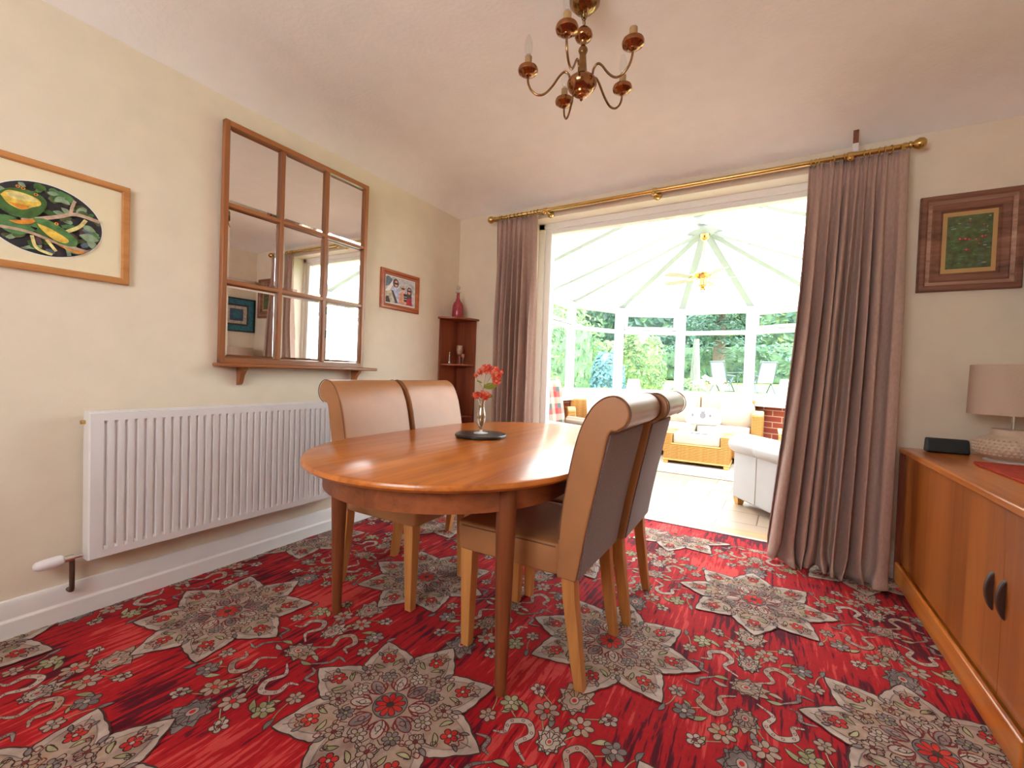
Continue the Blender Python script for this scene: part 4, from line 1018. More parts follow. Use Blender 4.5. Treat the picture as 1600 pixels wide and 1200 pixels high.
b.rings([[(r*math.cos(2*PI*i/56), r*math.sin(2*PI*i/56), z) for i in range(56)] for r, z in ((ri, .212), (ro, .210), (ro-.004, .432), (ri-.004, .430), (ri, .212))], capa=False, capb=False)
b.build('lamp_shade', 'linen_shade', t, smooth=50)

# ------------------------------------------------------------------ chandelier
CX, CY = -.652, 1.555
t = thing('chandelier', 'five-arm brass candle chandelier hanging from the ceiling', 'chandelier', (CX, CY, 0))
b = MB(); b.lathe([(.010, 2.405), (.035, 2.412), (.056, 2.435), (.060, 2.470)], n=36); b.build('ceiling_rose', 'brass_old', t, smooth=40)
b = MB()
for k, z in enumerate((2.392, 2.366)):
    pts = []
    for i in range(17):
        a = 2*PI*i/16; u, v_ = .010*math.cos(a), .018*math.sin(a); pts.append((u if k == 0 else 0, 0 if k == 0 else u, z+v_))
    b.tube(pts, .0022, 6, caps=False)
b.tube([(.001, .001, 2.41), (.003, .001, 2.34)], .0025, 6)
b.build('chain', 'brass_old', t, smooth=60)
b = MB(); b.lathe([(.002, 2.348), (.018, 2.344), (.030, 2.330), (.034, 2.316), (.028, 2.304), (.014, 2.298), (.010, 2.296)], n=28); b.build('top_cup', 'copper_dark', t, smooth=50)
b = MB(); b.lathe([(.008, 2.31), (.013, 2.295), (.008, 2.285), (.009, 2.277), (.016, 2.270), (.018, 2.262), (.014, 2.253), (.012, 2.246), (.016, 2.20), (.021, 2.165), (.024, 2.162)], n=24); b.build('column', 'brass_old', t, smooth=40)
b = MB(); b.lathe([(.026, 2.166), (.040, 2.162), (.053, 2.150), (.056, 2.143), (.056, 2.136), (.050, 2.122), (.036, 2.108), (.030, 2.106), (.028, 2.100), (.018, 2.096), (.016, 2.092), (.006, 2.088), (.006, 2.080), (.0, 2.074)], n=40); b.build('body', 'copper_dark', t, smooth=35)
def make_arm(ang, bulb):
    ca, sa = math.cos(ang), math.sin(ang)
    P = [(r*ca, r*sa, z) for r, z in ((.045, 2.150), (.050, 2.175), (.066, 2.186), (.084, 2.172), (.112, 2.132), (.140, 2.106), (.168, 2.104), (.192, 2.124), (.203, 2.150), (.205, 2.176))]
    b = MB(); b.tube(bez(P, 6), .0042, 10); a = b.build('arm', 'brass_old', t, smooth=60)
    c = (.205*ca, .205*sa, 2.172)
    b = MB(); b.lathe([(.006, -.004), (.012, 0), (.014, .004), (.022, .006), (.026, .010), (.036, .016), (.0385, .024), (.036, .032), (.026, .038), (.012, .040)], c, 28); b.build('cup', 'copper_dark', a, smooth=35)
    b = MB(); b.lathe([(.0135, .040), (.0135, .074), (.011, .076)], c, 18); b.build('candle_sleeve', 'candle_sleeve', a, smooth=40)
    if bulb:
        b = MB(); b.lathe([(.008, .072), (.0095, .078), (.009, .083)], c, 14); b.build('bulb_cap', 'chrome', a, smooth=50)
        b = MB(); b.lathe([(.009, .083), (.014, .094), (.0165, .108), (.015, .126), (.009, .146), (.004, .158), (.0, .161)], c, 18); b.build('bulb', 'clear_glass', a, smooth=60)
for k, ang in enumerate((277, 349, 61, 133, 205)): make_arm(R(ang), k != 1)

# ================================================================== CONSERVATORY
CXC = -.68; EZ = 2.05
POSTS = [(-2.34, 5.55), (-1.90, 6.30), (-1.12, 6.68), (-.24, 6.68), (.54, 6.30), (.98, 5.55)]
HUB = (CXC, 5.30, 2.74); ZF = 0.0
b = MB(); b.prism([(-2.5, WB+.17), (1.14, WB+.17), (1.14, 5.6), (.62, 6.42), (-.2, 6.82), (-1.16, 6.82), (-1.98, 6.42), (-2.5, 5.6)], -.12, 0, 'xy')
struct(b.build('floor_conservatory', 'floor_tile'))
allp = [(-2.34, WB+.0), (-2.34, 4.0), (-2.34, 4.78)] + POSTS + [(.98, 4.78), (.98, 4.0), (.98, WB+.0)]
SILL = .82
def uvwall(b): pass
def dwarf(p, q, name):
    p, q = Vector((*p, 0)), Vector((*q, 0)); d = (q-p).normalized(); nrm = Vector((-d.y, d.x, 0)); L = (q-p).length
    # inner face on the room side = p..q ; thickness outward (nrm)
    b = MB(); P = [p-d*.0, q+d*.0, q+nrm*.10, p+nrm*.10]
    zt = .72
    uv = b.bm.loops.layers.uv.new('UVMap')
    v0 = [b.bm.verts.new((v.x, v.y, 0)) for v in P]; v1 = [b.bm.verts.new((v.x, v.y, zt)) for v in P]
    for i in range(4):
        j = (i+1) % 4; f = b.bm.faces.new((v0[i], v0[j], v1[j], v1[i])); w_ = (P[j]-P[i]).length
        for lp, c in zip(f.loops, ((0, 0), (w_, 0), (w_, zt), (0, zt))): lp[uv].uv = c
    b.bm.faces.new(v1)
    return struct(b.build(name, 'brick'))
def obox(b, p, q, z0, z1, t0, t1, e0=0, e1=0):
    p, q = Vector((*p, 0)), Vector((*q, 0)); d = (q-p).normalized(); nrm = Vector((-d.y, d.x, 0)); p = p+d*e0; q = q-d*e1
    P = [p+nrm*t0, q+nrm*t0, q+nrm*t1, p+nrm*t1]
    b.rings([[(v.x, v.y, z0) for v in P], [(v.x, v.y, z1) for v in P]])
for k in range(len(allp)-1):
    p, q = allp[k], allp[k+1]
    L = math.hypot(q[0]-p[0], q[1]-p[1]); TR_Z = 1.70; FT = EZ-.05
    dwarf(p, q, 'wall_conservatory')
    r = sroot('window_%d' % (k+7))
    b = MB(); obox(b, p, q, .72, .755, -.14, .12); obox(b, p, q, .755, SILL, -.01, .06); b.build('sill', 'upvc', r, bevel=.003)
    b = MB()
    obox(b, p, q, SILL, FT+.06, -.01, .055, 0, L-.055); obox(b, p, q, SILL, FT+.06, -.01, .055, L-.055, 0)
    obox(b, p, q, FT-.035, FT+.06, -.011, .056, .05, .05); obox(b, p, q, TR_Z-.028, TR_Z+.028, -.008, .052, .05, .05); obox(b, p, q, SILL, SILL+.05, -.008, .052, .05, .05)
    b.build('frame', 'upvc', r, bevel=.004)
    if k in (2, 4, 6):    # opening top lights
        b = MB(); z0, z1 = TR_Z+.03, FT-.037
        obox(b, p, q, z0, z0+.045, -.022, .02, .06, .06); obox(b, p, q, z1-.04, z1, -.022, .02, .06, .06)
        obox(b, p, q, z0, z1, -.0225, .021, .06, L-.105); obox(b, p, q, z0, z1, -.0225, .021, L-.105, .06)
        so = b.build('top_sash', 'upvc', r, bevel=.004)
        b = MB(); obox(b, p, q, z0+.006, z0+.022, -.05, -.022, L/2-.05, L/2-.05); b.build('latch', 'white_plastic', so, bevel=.002)
    b = MB(); obox(b, p, q, SILL+.045, TR_Z-.025, .018, .024, .05, .05); b.build('pane', 'window_glass', r)
    b = MB(); obox(b, p, q, TR_Z+.025, FT-.03, .018, .024, .05, .05); b.build('pane', 'window_glass', r)
# roof
rf = sroot('ceiling_conservatory')
def bar(b, p, q, wd, dp):
    p, q = Vector(p), Vector(q); d = (q-p).normalized(); s_ = d.cross(Vector((0, 0, 1))).normalized(); u_ = s_.cross(d)
    rs = []
    for c in (p, q): rs.append([c+s_*wd/2, c-s_*wd/2, c-s_*wd/2-u_*dp, c+s_*wd/2-u_*dp])
    b.rings(rs)
RDG0 = (CXC, WB+.02, 2.80); HB = Vector(HUB)
b = MB(); bar(b, RDG0, (CXC, 5.30, 2.80), .12, .08); b.build('ridge_beam', 'rafter_grey', rf, bevel=.005)
for p in POSTS:
    b = MB(); bar(b, (HUB[0]+(p[0]-HUB[0])*.06, HUB[1]+(p[1]-HUB[1])*.06, 2.738), (p[0], p[1], EZ+.066), .088, .075); b.build('rafter', 'rafter_grey', rf, bevel=.004)
for yv in (4.78, 4.0):
    for x in (-2.34, .98):
        b = MB(); bar(b, (CXC, yv+.10, 2.75), (x, yv, EZ+.066), .088, .075); b.build('rafter', 'rafter_grey', rf, bevel=.004)
for k in range(len(POSTS)-1):
    p, q = POSTS[k], POSTS[k+1]; b = MB(); b.poly([(p[0], p[1], EZ+.07), (q[0], q[1], EZ+.07), (HUB[0], HUB[1], 2.745)]); b.build('roof_panel', 'polycarbonate', rf)
for x in (-2.34, .98):
    yl = [WB, 4.0, 4.78, 5.55]; yt = [WB, 4.1, 4.88, 5.30]
    for k in range(3):
        b = MB(); b.poly([(x, yl[k], EZ+.07), (x, yl[k+1], EZ+.07), (CXC, yt[k+1], 2.755), (CXC, yt[k], 2.755)]); b.build('roof_panel', 'polycarbonate', rf)
b = MB()
for k in range(len(allp)-1): obox(b, allp[k], allp[k+1], EZ+.0, EZ+.085, -.02, .07)
b.build('eaves_beam', 'upvc', rf, bevel=.005)
b = MB(); b.lathe([(.0, 2.66), (.10, 2.662), (.18, 2.675), (.20, 2.70), (.19, 2.735), (.10, 2.76)], (HUB[0], HUB[1], 0), 36); b.build('roof_boss', 'rafter_grey', rf, smooth=40)
# ceiling fan
t = thing('ceiling_fan', 'brass and cream ceiling fan with glass shades in the garden room roof', 'fan', (HUB[0], HUB[1], 0))
b = MB(); b.lathe([(.015, 2.60), (.035, 2.61), (.052, 2.64), (.055, 2.66)], n=24); b.tube([(0, 0, 2.61), (0, 0, 2.24)], .012, 10); b.build('down_rod', 'brass', t, smooth=40)
b = MB(); b.lathe([(.02, 2.25), (.09, 2.24), (.10, 2.22), (.085, 2.19), (.05, 2.17), (.045, 2.12), (.05, 2.10), (.03, 2.08)], n=32); b.build('motor', 'brass', t, smooth=40)
for k in range(5):
    a = R(12+72*k); mt = Matrix.Rotation(a, 4, 'Z')
    b = MB(); P = [(.14, -.03), (.20, -.052), (.46, -.06), (.485, -.04), (.485, .04), (.46, .06), (.20, .052), (.14, .03)]
    b.rings([[mt @ Vector((x, y, 2.175+dz+y*.18)) for x, y in P] for dz in (0, .006)]); bl = b.build('blade', 'fan_blade', t, bevel=.001)
    b = MB(); b.rings([[mt @ Vector((x, y, 2.180+dz)) for x, y in ((.07, -.015), (.17, -.03), (.17, .03), (.07, .015))] for dz in (-.012, 0)]); b.build('blade_arm', 'brass', bl)
for k in range(4):
    a = R(40+90*k); mt = Matrix.Translation((0, 0, 2.085)) @ Matrix.Rotation(a, 4, 'Z') @ Matrix.Rotation(R(145), 4, 'Y')
    b = MB(); b.lathe([(.008, .0), (.012, .045)], n=12, mtx=mt); ar = b.build('light_arm', 'brass', t, smooth=40)
    b = MB(); b.lathe([(.016, .04), (.030, .055), (.042, .09), (.052, .125)], n=20, mtx=mt, caps=False); b.build('glass_shade', 'crystal', ar, smooth=60)

# cream rug
o = MB().box(-1.75, .35, 5.02, 6.45, .0005, .012).build('rug', 'rug_cream', bevel=.004); tag(o, 'cream rug under the wicker coffee table on the tiles', 'rug')
# wicker sofa
t = thing('wicker_sofa', 'honey wicker sofa with cream cushions under the far windows', 'sofa', (0, 0, 0))
RG = .0125
sx0, sx1, sy0, sy1 = -1.52, -.03, 5.98, 6.56
b = MB(); b.box(sx0, sx1, sy0+.02, sy1, .08, .32); b.build('base', 'wicker', t, bevel=.02)
for x0, x1 in ((sx1-.13, sx1), (sx0, sx0+.13)):
    b = MB(); P = [(sy0, .05), (sy1, .05), (sy1, .66), (sy0+.22, .675), (sy0+.04, .665), (sy0-.01, .63), (sy0+.01, .55)]
    b.rings([[(x, p[0], p[1]) for p in P] for x in (x0, x1)]); b.build('arm', 'wicker', t, bevel=.02, seg=3)
b = MB(); b.box(sx0+.1, sx1-.1, sy1-.08, sy1, .3, .80); b.build('back_frame', 'wicker', t, bevel=.02)
for x in (sx0+.05, sx1-.05):
    for y in (sy0+.06, sy1-.06): MB().box(x-.03, x+.03, y-.03, y+.03, RG, .09).build('leg', 'wicker_bent', t)
sm = (sx0+sx1)/2
for x0, x1 in ((sx0+.135, sm-.003), (sm+.003, sx1-.135)):
    b = MB(); b.pillow(((x0+x1)/2, (sy0+sy1)/2-.04, .395), ((x1-x0)/2, .26, .075), .22, n=36); b.build('seat_cushion', 'cream_light', t, smooth=60)
    b = MB(); b.pillow(((x0+x1)/2, sy1-.15, .66), ((x1-x0)/2, .085, .21), .28, n=36, mtx=Matrix.Rotation(R(-8), 3, 'X')); b.build('back_cushion', 'cream_fabric', t, smooth=60)
def scatter(name, label, c, half, rot, mat_, puff=.55):
    b = MB(); b.pillow((0, 0, 0), half, .42, puff, n=36)
    o = b.build(name, mat_, smooth=60); o.location = c; o.rotation_euler = rot; return tag(o, label, 'cushion')
scatter('scatter_cushion', 'plain beige square cushion at the right end of the wicker sofa', (-.33, 6.24, .61), (.20, .18, .07), (R(70), 0, R(4)), 'cream_fabric')
scatter('scatter_cushion', 'plain beige cushion at the left of the printed white one', (-1.02, 6.24, .61), (.20, .18, .07), (R(70), 0, R(-4)), 'cream_fabric')
t = thing('printed_cushion', 'oblong white cushion with thistle motifs leaning on the wicker sofa', 'cushion', (-.70, 6.02, .575)); t.rotation_euler = (R(-16), 0, R(1))
b = MB(); P = b.pillow((0, 0, 0), (.215, .11, .05), .45, .6, n=36, mtx=Matrix.Rotation(R(90), 3, 'X')); b.build('cover', 'white_cloth', t, smooth=60)
b = MB()
for x, r in ((-.12, .014), (0, .035), (.085, .014)):
    b.prism([(x+r*math.cos(2*PI*i/14), r*1.15*math.sin(2*PI*i/14)) for i in range(14)], -.0525, -.0475)
    b.prism([(x-r*.5, r*1.1), (x+r*.5, r*1.1), (x+r*.8, r*1.7), (x, r*1.4), (x-r*.8, r*1.7)], -.0525, -.0475)
b.build('motif', 'print_grey', t)
# wicker coffee table
t = thing('wicker_coffee_table', 'low honey wicker coffee table with cream padded top on the rug', 'coffee table', (-.715, 5.56, 0))
W2 = .365
b = MB(); b.box(-W2, W2, 0, .42, .065, .25); b.build('body', 'wicker', t, bevel=.01)
for sg in (-1, 1):
    b = MB(); b.box(min(sg*W2, sg*(W2-.10)), max(sg*W2, sg*(W2-.10)), -.004, .424, .24, .385); b.build('raised_side', 'wicker', t, bevel=.012, seg=3)
MB().box(-W2+.09, W2-.09, -.005, .42, .245, .262).build('front_rail', 'wicker_bent', t, bevel=.006)
MB().box(-W2-.008, W2+.008, -.008, .428, .050, .070).build('base_rail', 'wicker_bent', t, bevel=.005)
for x in (-W2+.03, W2-.03):
    for y in (.03, .39): MB().box(x-.028, x+.028, y-.028, y+.028, RG, .052).build('foot', 'wicker_bent', t, bevel=.004)
b = MB(); b.pillow((0, .205, .322), (W2-.103, .20, .062), .12, n=36); b.build('pad', 'cream_light', t, smooth=50)
t = thing('magazine', 'grey magazine lying on the padded coffee table', 'magazine', (-.68, 5.72, .3845), R(3))
MB().box(-.11, .11, -.05, .08, .0, .008).build('pages', 'print_grey', t, bevel=.001)
# white leather armchair / sofa end
t = thing('leather_armchair', 'white leather scroll-arm armchair on the tiles just beyond the right curtain', 'armchair', (-.23, 4.17, 0), 0)
ax = Vector((.30, -.42, 0)).normalized(); ay = Vector((ax.y*-1, ax.x, 0))
t.rotation_euler = (0, 0, math.atan2(ax.y, ax.x))
# local: x along the side panel toward the camera-right, y pointing away to the sofa's inside
b = MB(); b.box(0, .80, 0.0, .20, .055, .47); b.build('side_panel', 'white_leather', t, bevel=.015, seg=3)
b = MB(); rs = []
for x, k in ((-.045, .5), (-.05, .75), (-.03, .95), (0, 1.0), (.30, 1.0), (.305, .985), (.31, 1.0), (.62, 1.0), (.625, .985), (.63, 1.0), (.82, 1.0)):
    rs.append([(x, .10+.135*k*math.cos(q)-.01, .505+.088*k*math.sin(q)) for q in [2*PI*i/24 for i in range(24)]])
b.rings(rs); b.build('scroll_arm', 'white_leather', t, smooth=60)
for x in (.30, .66):
    b = MB(); b.tube([(x, -.002, .07), (x, -.002, .46)], .003, 6); b.build('seam', 'cream_light', t)
b = MB(); b.box(.02, .80, .20, .70, .06, .30); b.build('base', 'white_leather', t, bevel=.02)
b = MB(); b.pillow((.41, .45, .37), (.38, .25, .085), .2, n=36); b.build('seat_cushion', 'white_leather', t, smooth=60)
for x, y in ((.045, .035), (.75, .04), (.045, .65), (.75, .65)):
    b = MB(); b.rings([[(x-s_, y-s_, z), (x+s_, y-s_, z), (x+s_, y+s_, z), (x-s_, y+s_, z)] for s_, z in ((.022, .0005), (.034, .058))]); b.build('foot', 'wicker_bent', t)
# wicker armchair in the left bay with cushion
t = thing('wicker_armchair', 'honey wicker armchair with cream pad in the left bay', 'armchair', (-1.75, 5.02, 0), R(30))
b = MB(); b.box(-.30, .30, 0, .55, .08, .32); b.build('base', 'wicker', t, bevel=.02)
for sg in (-1, 1):
    b = MB(); P = [(-.02, .03), (.55, .03), (.55, .62), (.10, .66), (.03, .62)]
    b.rings([[(x, p[0], p[1]) for p in P] for x in (sg*.30-.05, sg*.30+.05)]); b.build('arm', 'wicker', t, bevel=.015, seg=3)
MB().box(-.27, .27, .50, .58, .3, .74).build('back_frame', 'wicker', t, bevel=.02)
b = MB(); b.pillow((0, .26, .38), (.245, .25, .06), .2, n=32); b.build('seat_cushion', 'cream_light', t, smooth=60)
for x in (-.28, .28):
    for y in (.04, .52): MB().box(x-.025, x+.025, y-.025, y+.025, .0005, .09).build('leg', 'wicker_bent', t)
scatter('scatter_cushion', 'white stitched square cushion propped on the wicker armchair', (-1.80, 5.32, .64), (.19, .19, .07), (R(68), 0, R(30)), 'cream_light')
# tartan wing chair at the left edge of the opening
t = thing('tartan_armchair', 'red and cream tartan armchair just past the left door jamb', 'armchair', (-1.50, 4.22, 0), R(82))
b = MB(); P = [(.44, .10), (.58, .10), (.66, .93), (.62, .985), (.56, .96), (.50, .60)]
b.rings([[(x, p[0], p[1]) for p in P] for x in (-.26, .26)]); b.build('backrest', 'tartan', t, bevel=.03, seg=3)
b = MB(); b.box(-.29, .29, .0, .46, .10, .32); b.build('base', 'tartan', t, bevel=.02)
b = MB(); b.pillow((0, .24, .37), (.23, .25, .065), .25, n=32); b.build('seat_cushion', 'tartan', t, smooth=60)
for sg in (-1, 1):
    b = MB(); b.tube([(sg*.29, -.02, .50), (sg*.29, .48, .52)], .065, 20); b.box(sg*.29-.045, sg*.29+.045, 0, .46, .1, .5); b.build('arm', 'tartan', t, smooth=50)
for x in (-.25, .25):
    for y in (.03, .5): MB().box(x-.02, x+.02, y-.02, y+.02, .0005, .11).build('leg', 'mahogany_z', t)
# lamps, orchid, bentwood chair, plant
def small_lamp(label, x, y, z, r0, r1, h, hb):
    t = thing('table_lamp', label, 'lamp', (x, y, z))
    b = MB(); b.lathe([(.05, 0), (.055, .01), (.02, .03), (.035, hb*.5), (.012, hb), (.008, hb+.05)], n=20); b.build('base', 'white_plastic', t, smooth=50)
    b = MB(); b.lathe([(r1, hb), (r0, hb+h)], n=32, caps=False); b.build('lamp_shade', 'lamp_white', t, smooth=60)
small_lamp('small white lamp with tapered cream shade on the sill behind the near chair', -1.66, 6.25, .757, .075, .11, .17, .09)
small_lamp('cream shaded lamp on the right sill beside the curtain edge', .20, 6.36, .757, .07, .11, .20, .12)
t = thing('white_orchid', 'white orchid in flower on the sill above the wicker sofa', 'orchid', (-.71, 6.60, .757))
b = MB(); b.lathe([(.045, 0), (.06, .09), (.055, .09), (.0, .08)], n=20); b.build('pot', 'white_plastic', t, smooth=50)
rnd = random.Random(11); b = MB()
for sg in (-1, 1): b.tube(bez([(0, 0, .08), (sg*.03, -.01, .22), (sg*.10, -.02, .29), (sg*.20, -.03, .24)], 6), .0035, 6)
b.build('stem', 'leaf_green', t, smooth=60)
for k in range(15):
    sg = -1 if k % 2 else 1; q = (k//2)/7
    c = Vector((sg*(.03+.17*q), -.03+rnd.uniform(-.02, .02), .27-.10*q*q+rnd.uniform(-.035, .045)))
    b = MB(); b.flat = True
    for j in range(5):
        a = 2*PI*j/5+rnd.random(); u = Vector((math.cos(a), rnd.uniform(-.3, .1), math.sin(a))); v_ = Vector((-math.sin(a), 0, math.cos(a)))
        b.poly([c, c+u*.018+v_*.016, c+u*.036+v_*.012, c+u*.042, c+u*.036-v_*.012, c+u*.018-v_*.016])
    b.build('bloom', 'orchid_white', t)
b = MB(); b.flat = True
for a in (0, 1.2, 2.4, 3.6, 4.9): b.poly([Vector((0, 0, .085))+Vector((math.cos(a)*u-math.sin(a)*v_, math.sin(a)*u+math.cos(a)*v_, .04*math.sin(u*12))) for u, v_ in ((0, .005), (.06, .022), (.13, 0), (.06, -.022), (0, -.005))])
b.build('leaf', 'leaf_green', t)
t = thing('bentwood_chair', 'bent birch armchair frame against the brick wall at right', 'chair', (.42, 5.25, 0), R(0))
for sg in (-1, 1):
    b = MB(); rs = []
    for p in bez([(sg*.28, .45, .0), (sg*.28, .02, .02), (sg*.28, -.06, .10), (sg*.28, -.06, .44), (sg*.28, .0, .50), (sg*.28, .5, .50)], 8):
        rs.append([(p.x-.03, p.y, max(p.z, 0)+.0005), (p.x+.03, p.y, max(p.z, 0)+.0005), (p.x+.03, p.y+.012, max(p.z, 0)+.021), (p.x-.03, p.y+.012, max(p.z, 0)+.021)])
    b.rings(rs); b.build('side_frame', 'wicker_bent', t)
b = MB(); b.box(-.25, .25, .0, .5, .30, .36); b.build('seat', 'cream_fabric', t, bevel=.02)
# ================================================================== GARDEN
SL = .052
def gz(y): return -.15+SL*max(0, y-7.5)
b = MB(); n = 24
V = [[b.bm.verts.new((-34+60*i/n, y, gz(y))) for i in range(n+1)] for y in (3.3, 7.0, 7.5, 10, 14, 18, 22, 26, 32, 40)]
for j in range(9):
    for i in range(n): b.bm.faces.new((V[j][i], V[j][i+1], V[j+1][i+1], V[j+1][i]))
b.flat = True; b.build('lawn', 'lawn'); tag(bpy.data.objects['lawn'], 'mown green lawn rising away from the garden room', 'lawn', kind='stuff')
o = MB().box(-3.6, 4, 8.6, 9.3, gz(9)-.03, gz(9)+.02).build('garden_path', 'stone_path'); o.rotation_euler = (R(3), 0, 0); o.location = (0, 0, -.46); tag(o, 'pale stone path crossing the near lawn', 'path')
o.rotation_euler = (0, 0, 0); o.location = (0, 0, 0)
def foliage(b, rnd, n, fn, s):
    for _ in range(n):
        c, nn = fn(); u = nn.orthogonal().normalized(); u.rotate(Matrix.Rotation(rnd.random()*6.28, 3, nn)); v_ = nn.cross(u); k = s*rnd.uniform(.6, 1.4)
        tl_ = nn*k*.3
        b.poly([c-u*k, c+v_*k*.5+tl_, c+u*k, c-v_*k*.5+tl_])
def bush(name, label, cat, c, rad, mats, n, s, seed, flat=0):
    rnd = random.Random(seed); c = Vector(c); b = MB(); b.flat = True
    b2 = []
    def fn():
        d = Vector((rnd.gauss(0, 1), rnd.gauss(0, 1), rnd.gauss(0, 1))).normalized()
        e = .25 if flat else 1
        m_ = max(abs(d.x), abs(d.y), abs(d.z)) if flat else 1
        q = d/m_ if flat else d
        w_ = 1+.12*math.sin(q.x*5+seed)+.1*math.sin(q.z*6)
        p = Vector((q.x*rad[0], q.y*rad[1], q.z*rad[2]*(w_ if q.z > 0 else 1)))*rnd.uniform(.86, 1.04)
        b.mi = rnd.randrange(len(mats))
        return c+p, (d+Vector((rnd.gauss(0, .4), rnd.gauss(0, .4), rnd.gauss(0, .4)))).normalized()
    foliage(b, rnd, n, fn, s)
    r = thing(name, label, cat, (0, 0, 0))
    b.build('foliage', mats, r)
    b = MB(); e = .22 if flat else 1.0
    b.pillow(c, (rad[0]*.88, rad[1]*.85, rad[2]*.90), e, n=20); b.build('inner_growth', mats[0], r, smooth=60)
    return r
bush('clipped_hedge', 'tall clipped green hedge across the far end of the lawn', 'hedge', (2.0, 29, gz(29)+1.0), (9, .8, 1.15), ['leaf_hedge', 'leaf_dark', 'leaf_hedge'], 5200, .16, 1, 1)
bush('clipped_hedge', 'clipped yellow-green hedge at the back left of the lawn', 'hedge', (-13.0, 24, gz(24)+1.0), (6.0, .8, 1.3), ['leaf_hedge', 'leaf_bright', 'leaf_bright'], 4200, .15, 2, 1)
bush('clipped_hedge', 'bright green hedge running down the left side of the garden', 'hedge', (-6.3, 12.5, 1.2), (.6, 4.2, 1.9), ['leaf_hedge', 'leaf_bright', 'leaf_hedge'], 5200, .09, 3, 1)
bush('rounded_shrub', 'light green rounded shrub in the third window from the left', 'shrub', (-3.42, 13.5, 1.25), (.75, .7, 1.30), ['leaf_bright', 'leaf_hedge'], 3200, .06, 4)
bush('blue_shrub', 'blue-green shrub seen low in the second window', 'shrub', (-3.27, 10.0, .85), (.38, .45, .85), ['leaf_blue', 'leaf_blue', 'leaf_conifer'], 2600, .05, 5)
bush('yellow_shrub', 'yellow-flowered low shrub outside the left bay', 'shrub', (-3.05, 8.6, .35), (.75, .40, .45), ['leaf_yellow', 'leaf_bright', 'leaf_hedge'], 3600, .038, 6)
bush('border_shrub', 'pink-tinged border shrub outside the third window', 'shrub', (-2.3, 9.4, .25), (.8, .4, .35), ['leaf_hedge', 'petal_pinkish', 'leaf_bright', 'leaf_hedge'], 2600, .04, 7)
bush('border_shrub', 'small grassy mound of leaves left of the white orchid', 'shrub', (-1.79, 12.0, .55), (.45, .4, .45), ['leaf_bright', 'leaf_hedge'], 1800, .05, 8)
bush('dense_tree', 'dense dark green tree behind the hedge, left half', 'tree', (-9, 33, 5.0), (5.5, 3, 4.6), ['leaf_dark', 'leaf_conifer', 'leaf_hedge'], 4200, .30, 9)
bush('dense_tree', 'broad green tree behind the hedge, right half', 'tree', (5, 36, 5.5), (8, 3, 4.6), ['leaf_hedge', 'leaf_dark', 'leaf_bright'], 4600, .30, 10)
bush('dense_tree', 'pale green tree crown high on the far left', 'tree', (-15, 26, 5), (4.5, 3, 3.6), ['leaf_bright', 'leaf_hedge'], 3600, .24, 12)
bush('dense_tree', 'mid green tree mass behind the conifer trunk', 'tree', (-3, 40, 5.0), (7, 2.5, 5.0), ['leaf_hedge', 'leaf_dark'], 4000, .30, 14)
bush('pot_plant', 'leafy pot plant outside the leftmost pane', 'plant', (-3.1, 6.6, .7), (.22, .25, .35), ['leaf_bright', 'leaf_hedge'], 900, .04, 13)
# conifer with visible trunk
t = thing('conifer_tree', 'big conifer with bare brown trunk behind the reclining garden chairs', 'tree', (-2.41, 26.5, 0))
z0 = gz(26.5)
b = MB(); b.lathe([(.52, z0-.1), (.36, z0+.4), (.29, z0+2), (.26, z0+4), (.15, z0+8)], n=16); b.build('trunk', 'bark', t, smooth=60)
rnd = random.Random(21); b = MB(); b.flat = True
for k in range(64):
    a = (rnd.random()*2*PI if k % 2 else rnd.uniform(-2.6, -.5)); zt = z0+rnd.uniform(1.7, 6.0); L = rnd.uniform(2.2, 4.6)*(1-.06*(zt-z0))
    for i in range(64):
        q = rnd.random()**.7; p = Vector((math.cos(a)*L*q+rnd.gauss(0, .25), math.sin(a)*L*q+rnd.gauss(0, .25), zt-.5*L*q*q*.6+rnd.gauss(0, .10)))
        s_ = rnd.uniform(.10, .22); nn = Vector((rnd.gauss(0, .4), rnd.gauss(0, .4), 1)).normalized(); u = nn.orthogonal().normalized(); u.rotate(Matrix.Rotation(rnd.random()*6.28, 3, nn)); v_ = nn.cross(u); b.mi = rnd.randrange(2)
        b.poly([p-u*s_, p+v_*s_*.3, p+u*s_, p-v_*s_*.3])
b.build('branches', ['leaf_conifer', 'leaf_dark'], t)
t = thing('silvery_trunk', 'pale broad tree trunk standing left of the conifer', 'tree trunk', (-2.06, 15.2, 0)); z0 = gz(15.2)
b = MB(); b.lathe([(.24, z0-.1), (.18, z0+.5), (.13, z0+1.3), (.08, z0+2.1)], n=16); b.build('trunk', 'pale_bark', t, smooth=60)
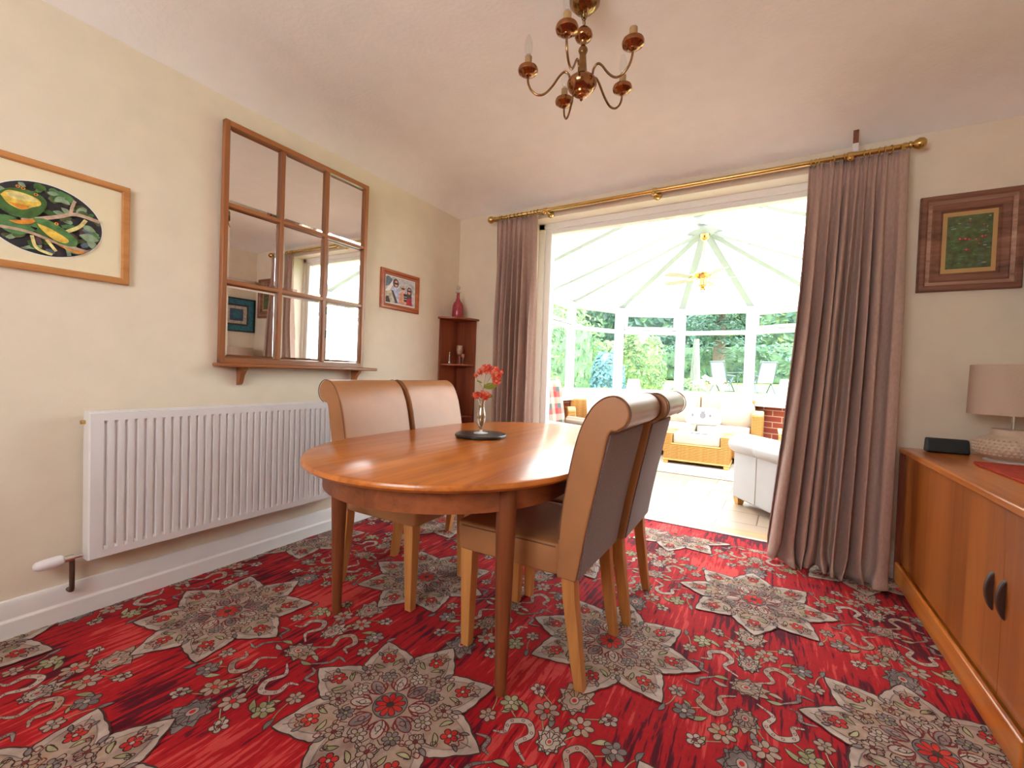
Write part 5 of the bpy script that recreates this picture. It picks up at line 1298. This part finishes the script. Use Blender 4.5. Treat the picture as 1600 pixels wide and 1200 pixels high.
# garden furniture
def recliner():
    r = thing('garden_recliner', '', 'garden chair')
    b = MB()
    for sg in (-1, 1):
        b.tube([(sg*.30, -.30, .02), (sg*.30, .20, .62)], .024, 8); b.tube([(sg*.30, .32, .02), (sg*.30, -.22, .60)], .024, 8); b.tube([(sg*.31, -.30, .60), (sg*.31, .30, .62)], .024, 8)
        b.tube([(sg*.27, -.35, .40), (sg*.27, .15, .36), (sg*.27, .46, 1.12)], .024, 8)
    b.tube([(-.27, .46, 1.12), (.27, .46, 1.12)], .024, 8); b.tube([(-.30, -.30, .02), (.30, -.30, .02)], .024, 8)
    b.build('frame', 'metal_grey', r, smooth=60)
    b = MB(); P = bez([(0, -.35, .40), (0, .12, .37), (0, .22, .46), (0, .46, 1.12)], 6)
    b.rings([[(x, p.y, p.z) for p in P]+[(x, p.y-.008, p.z+.008) for p in P[::-1]] for x in (-.26, .26)]); b.build('sling_seat', 'sling_grey', r)
    return r
r1 = recliner(); r1.location = (-1.72, 21.0, gz(21)+.0); r1.rotation_euler = (0, 0, R(155)); r1['label'] = 'grey sling garden recliner left of the garden table, in front of the conifer'
r2_ = copy_tree(r1); r2_.location = (-.22, 21.0, gz(21)); r2_.rotation_euler = (0, 0, R(205)); r2_['label'] = 'grey sling garden recliner right of the garden table, before the far hedge'
for o in (r1, r2_): o['group'] = 'garden recliners on the lawn'; o.scale = (1.15, 1.15, 1.15)
t = thing('garden_table', 'thin-legged grey garden table between the two recliners', 'table', (-.99, 21.9, gz(21.9)))
b = MB(); b.box(-.62, .62, -.4, .4, .80, .83); b.build('top', 'metal_grey', t)
for x in (-.5, -.2, .2, .5):
    b = MB(); b.tube([(x, -.3, .0), (x*.9, -.2, .80)], .014, 6); b.build('leg', 'metal_grey', t)
t = thing('garden_bench', 'pale blue-grey garden bench among the border plants', 'bench', (-2.75, 11.3, gz(11.3)+.03))
b = MB(); b.box(-.6, .6, -.2, .2, .42, .48); b.box(-.6, .6, .18, .22, .5, .62); b.build('seat', 'teal_table', t)
for x in (-.5, .5): MB().box(x-.04, x+.04, -.18, .18, 0, .42).build('leg', 'teal_table', t)
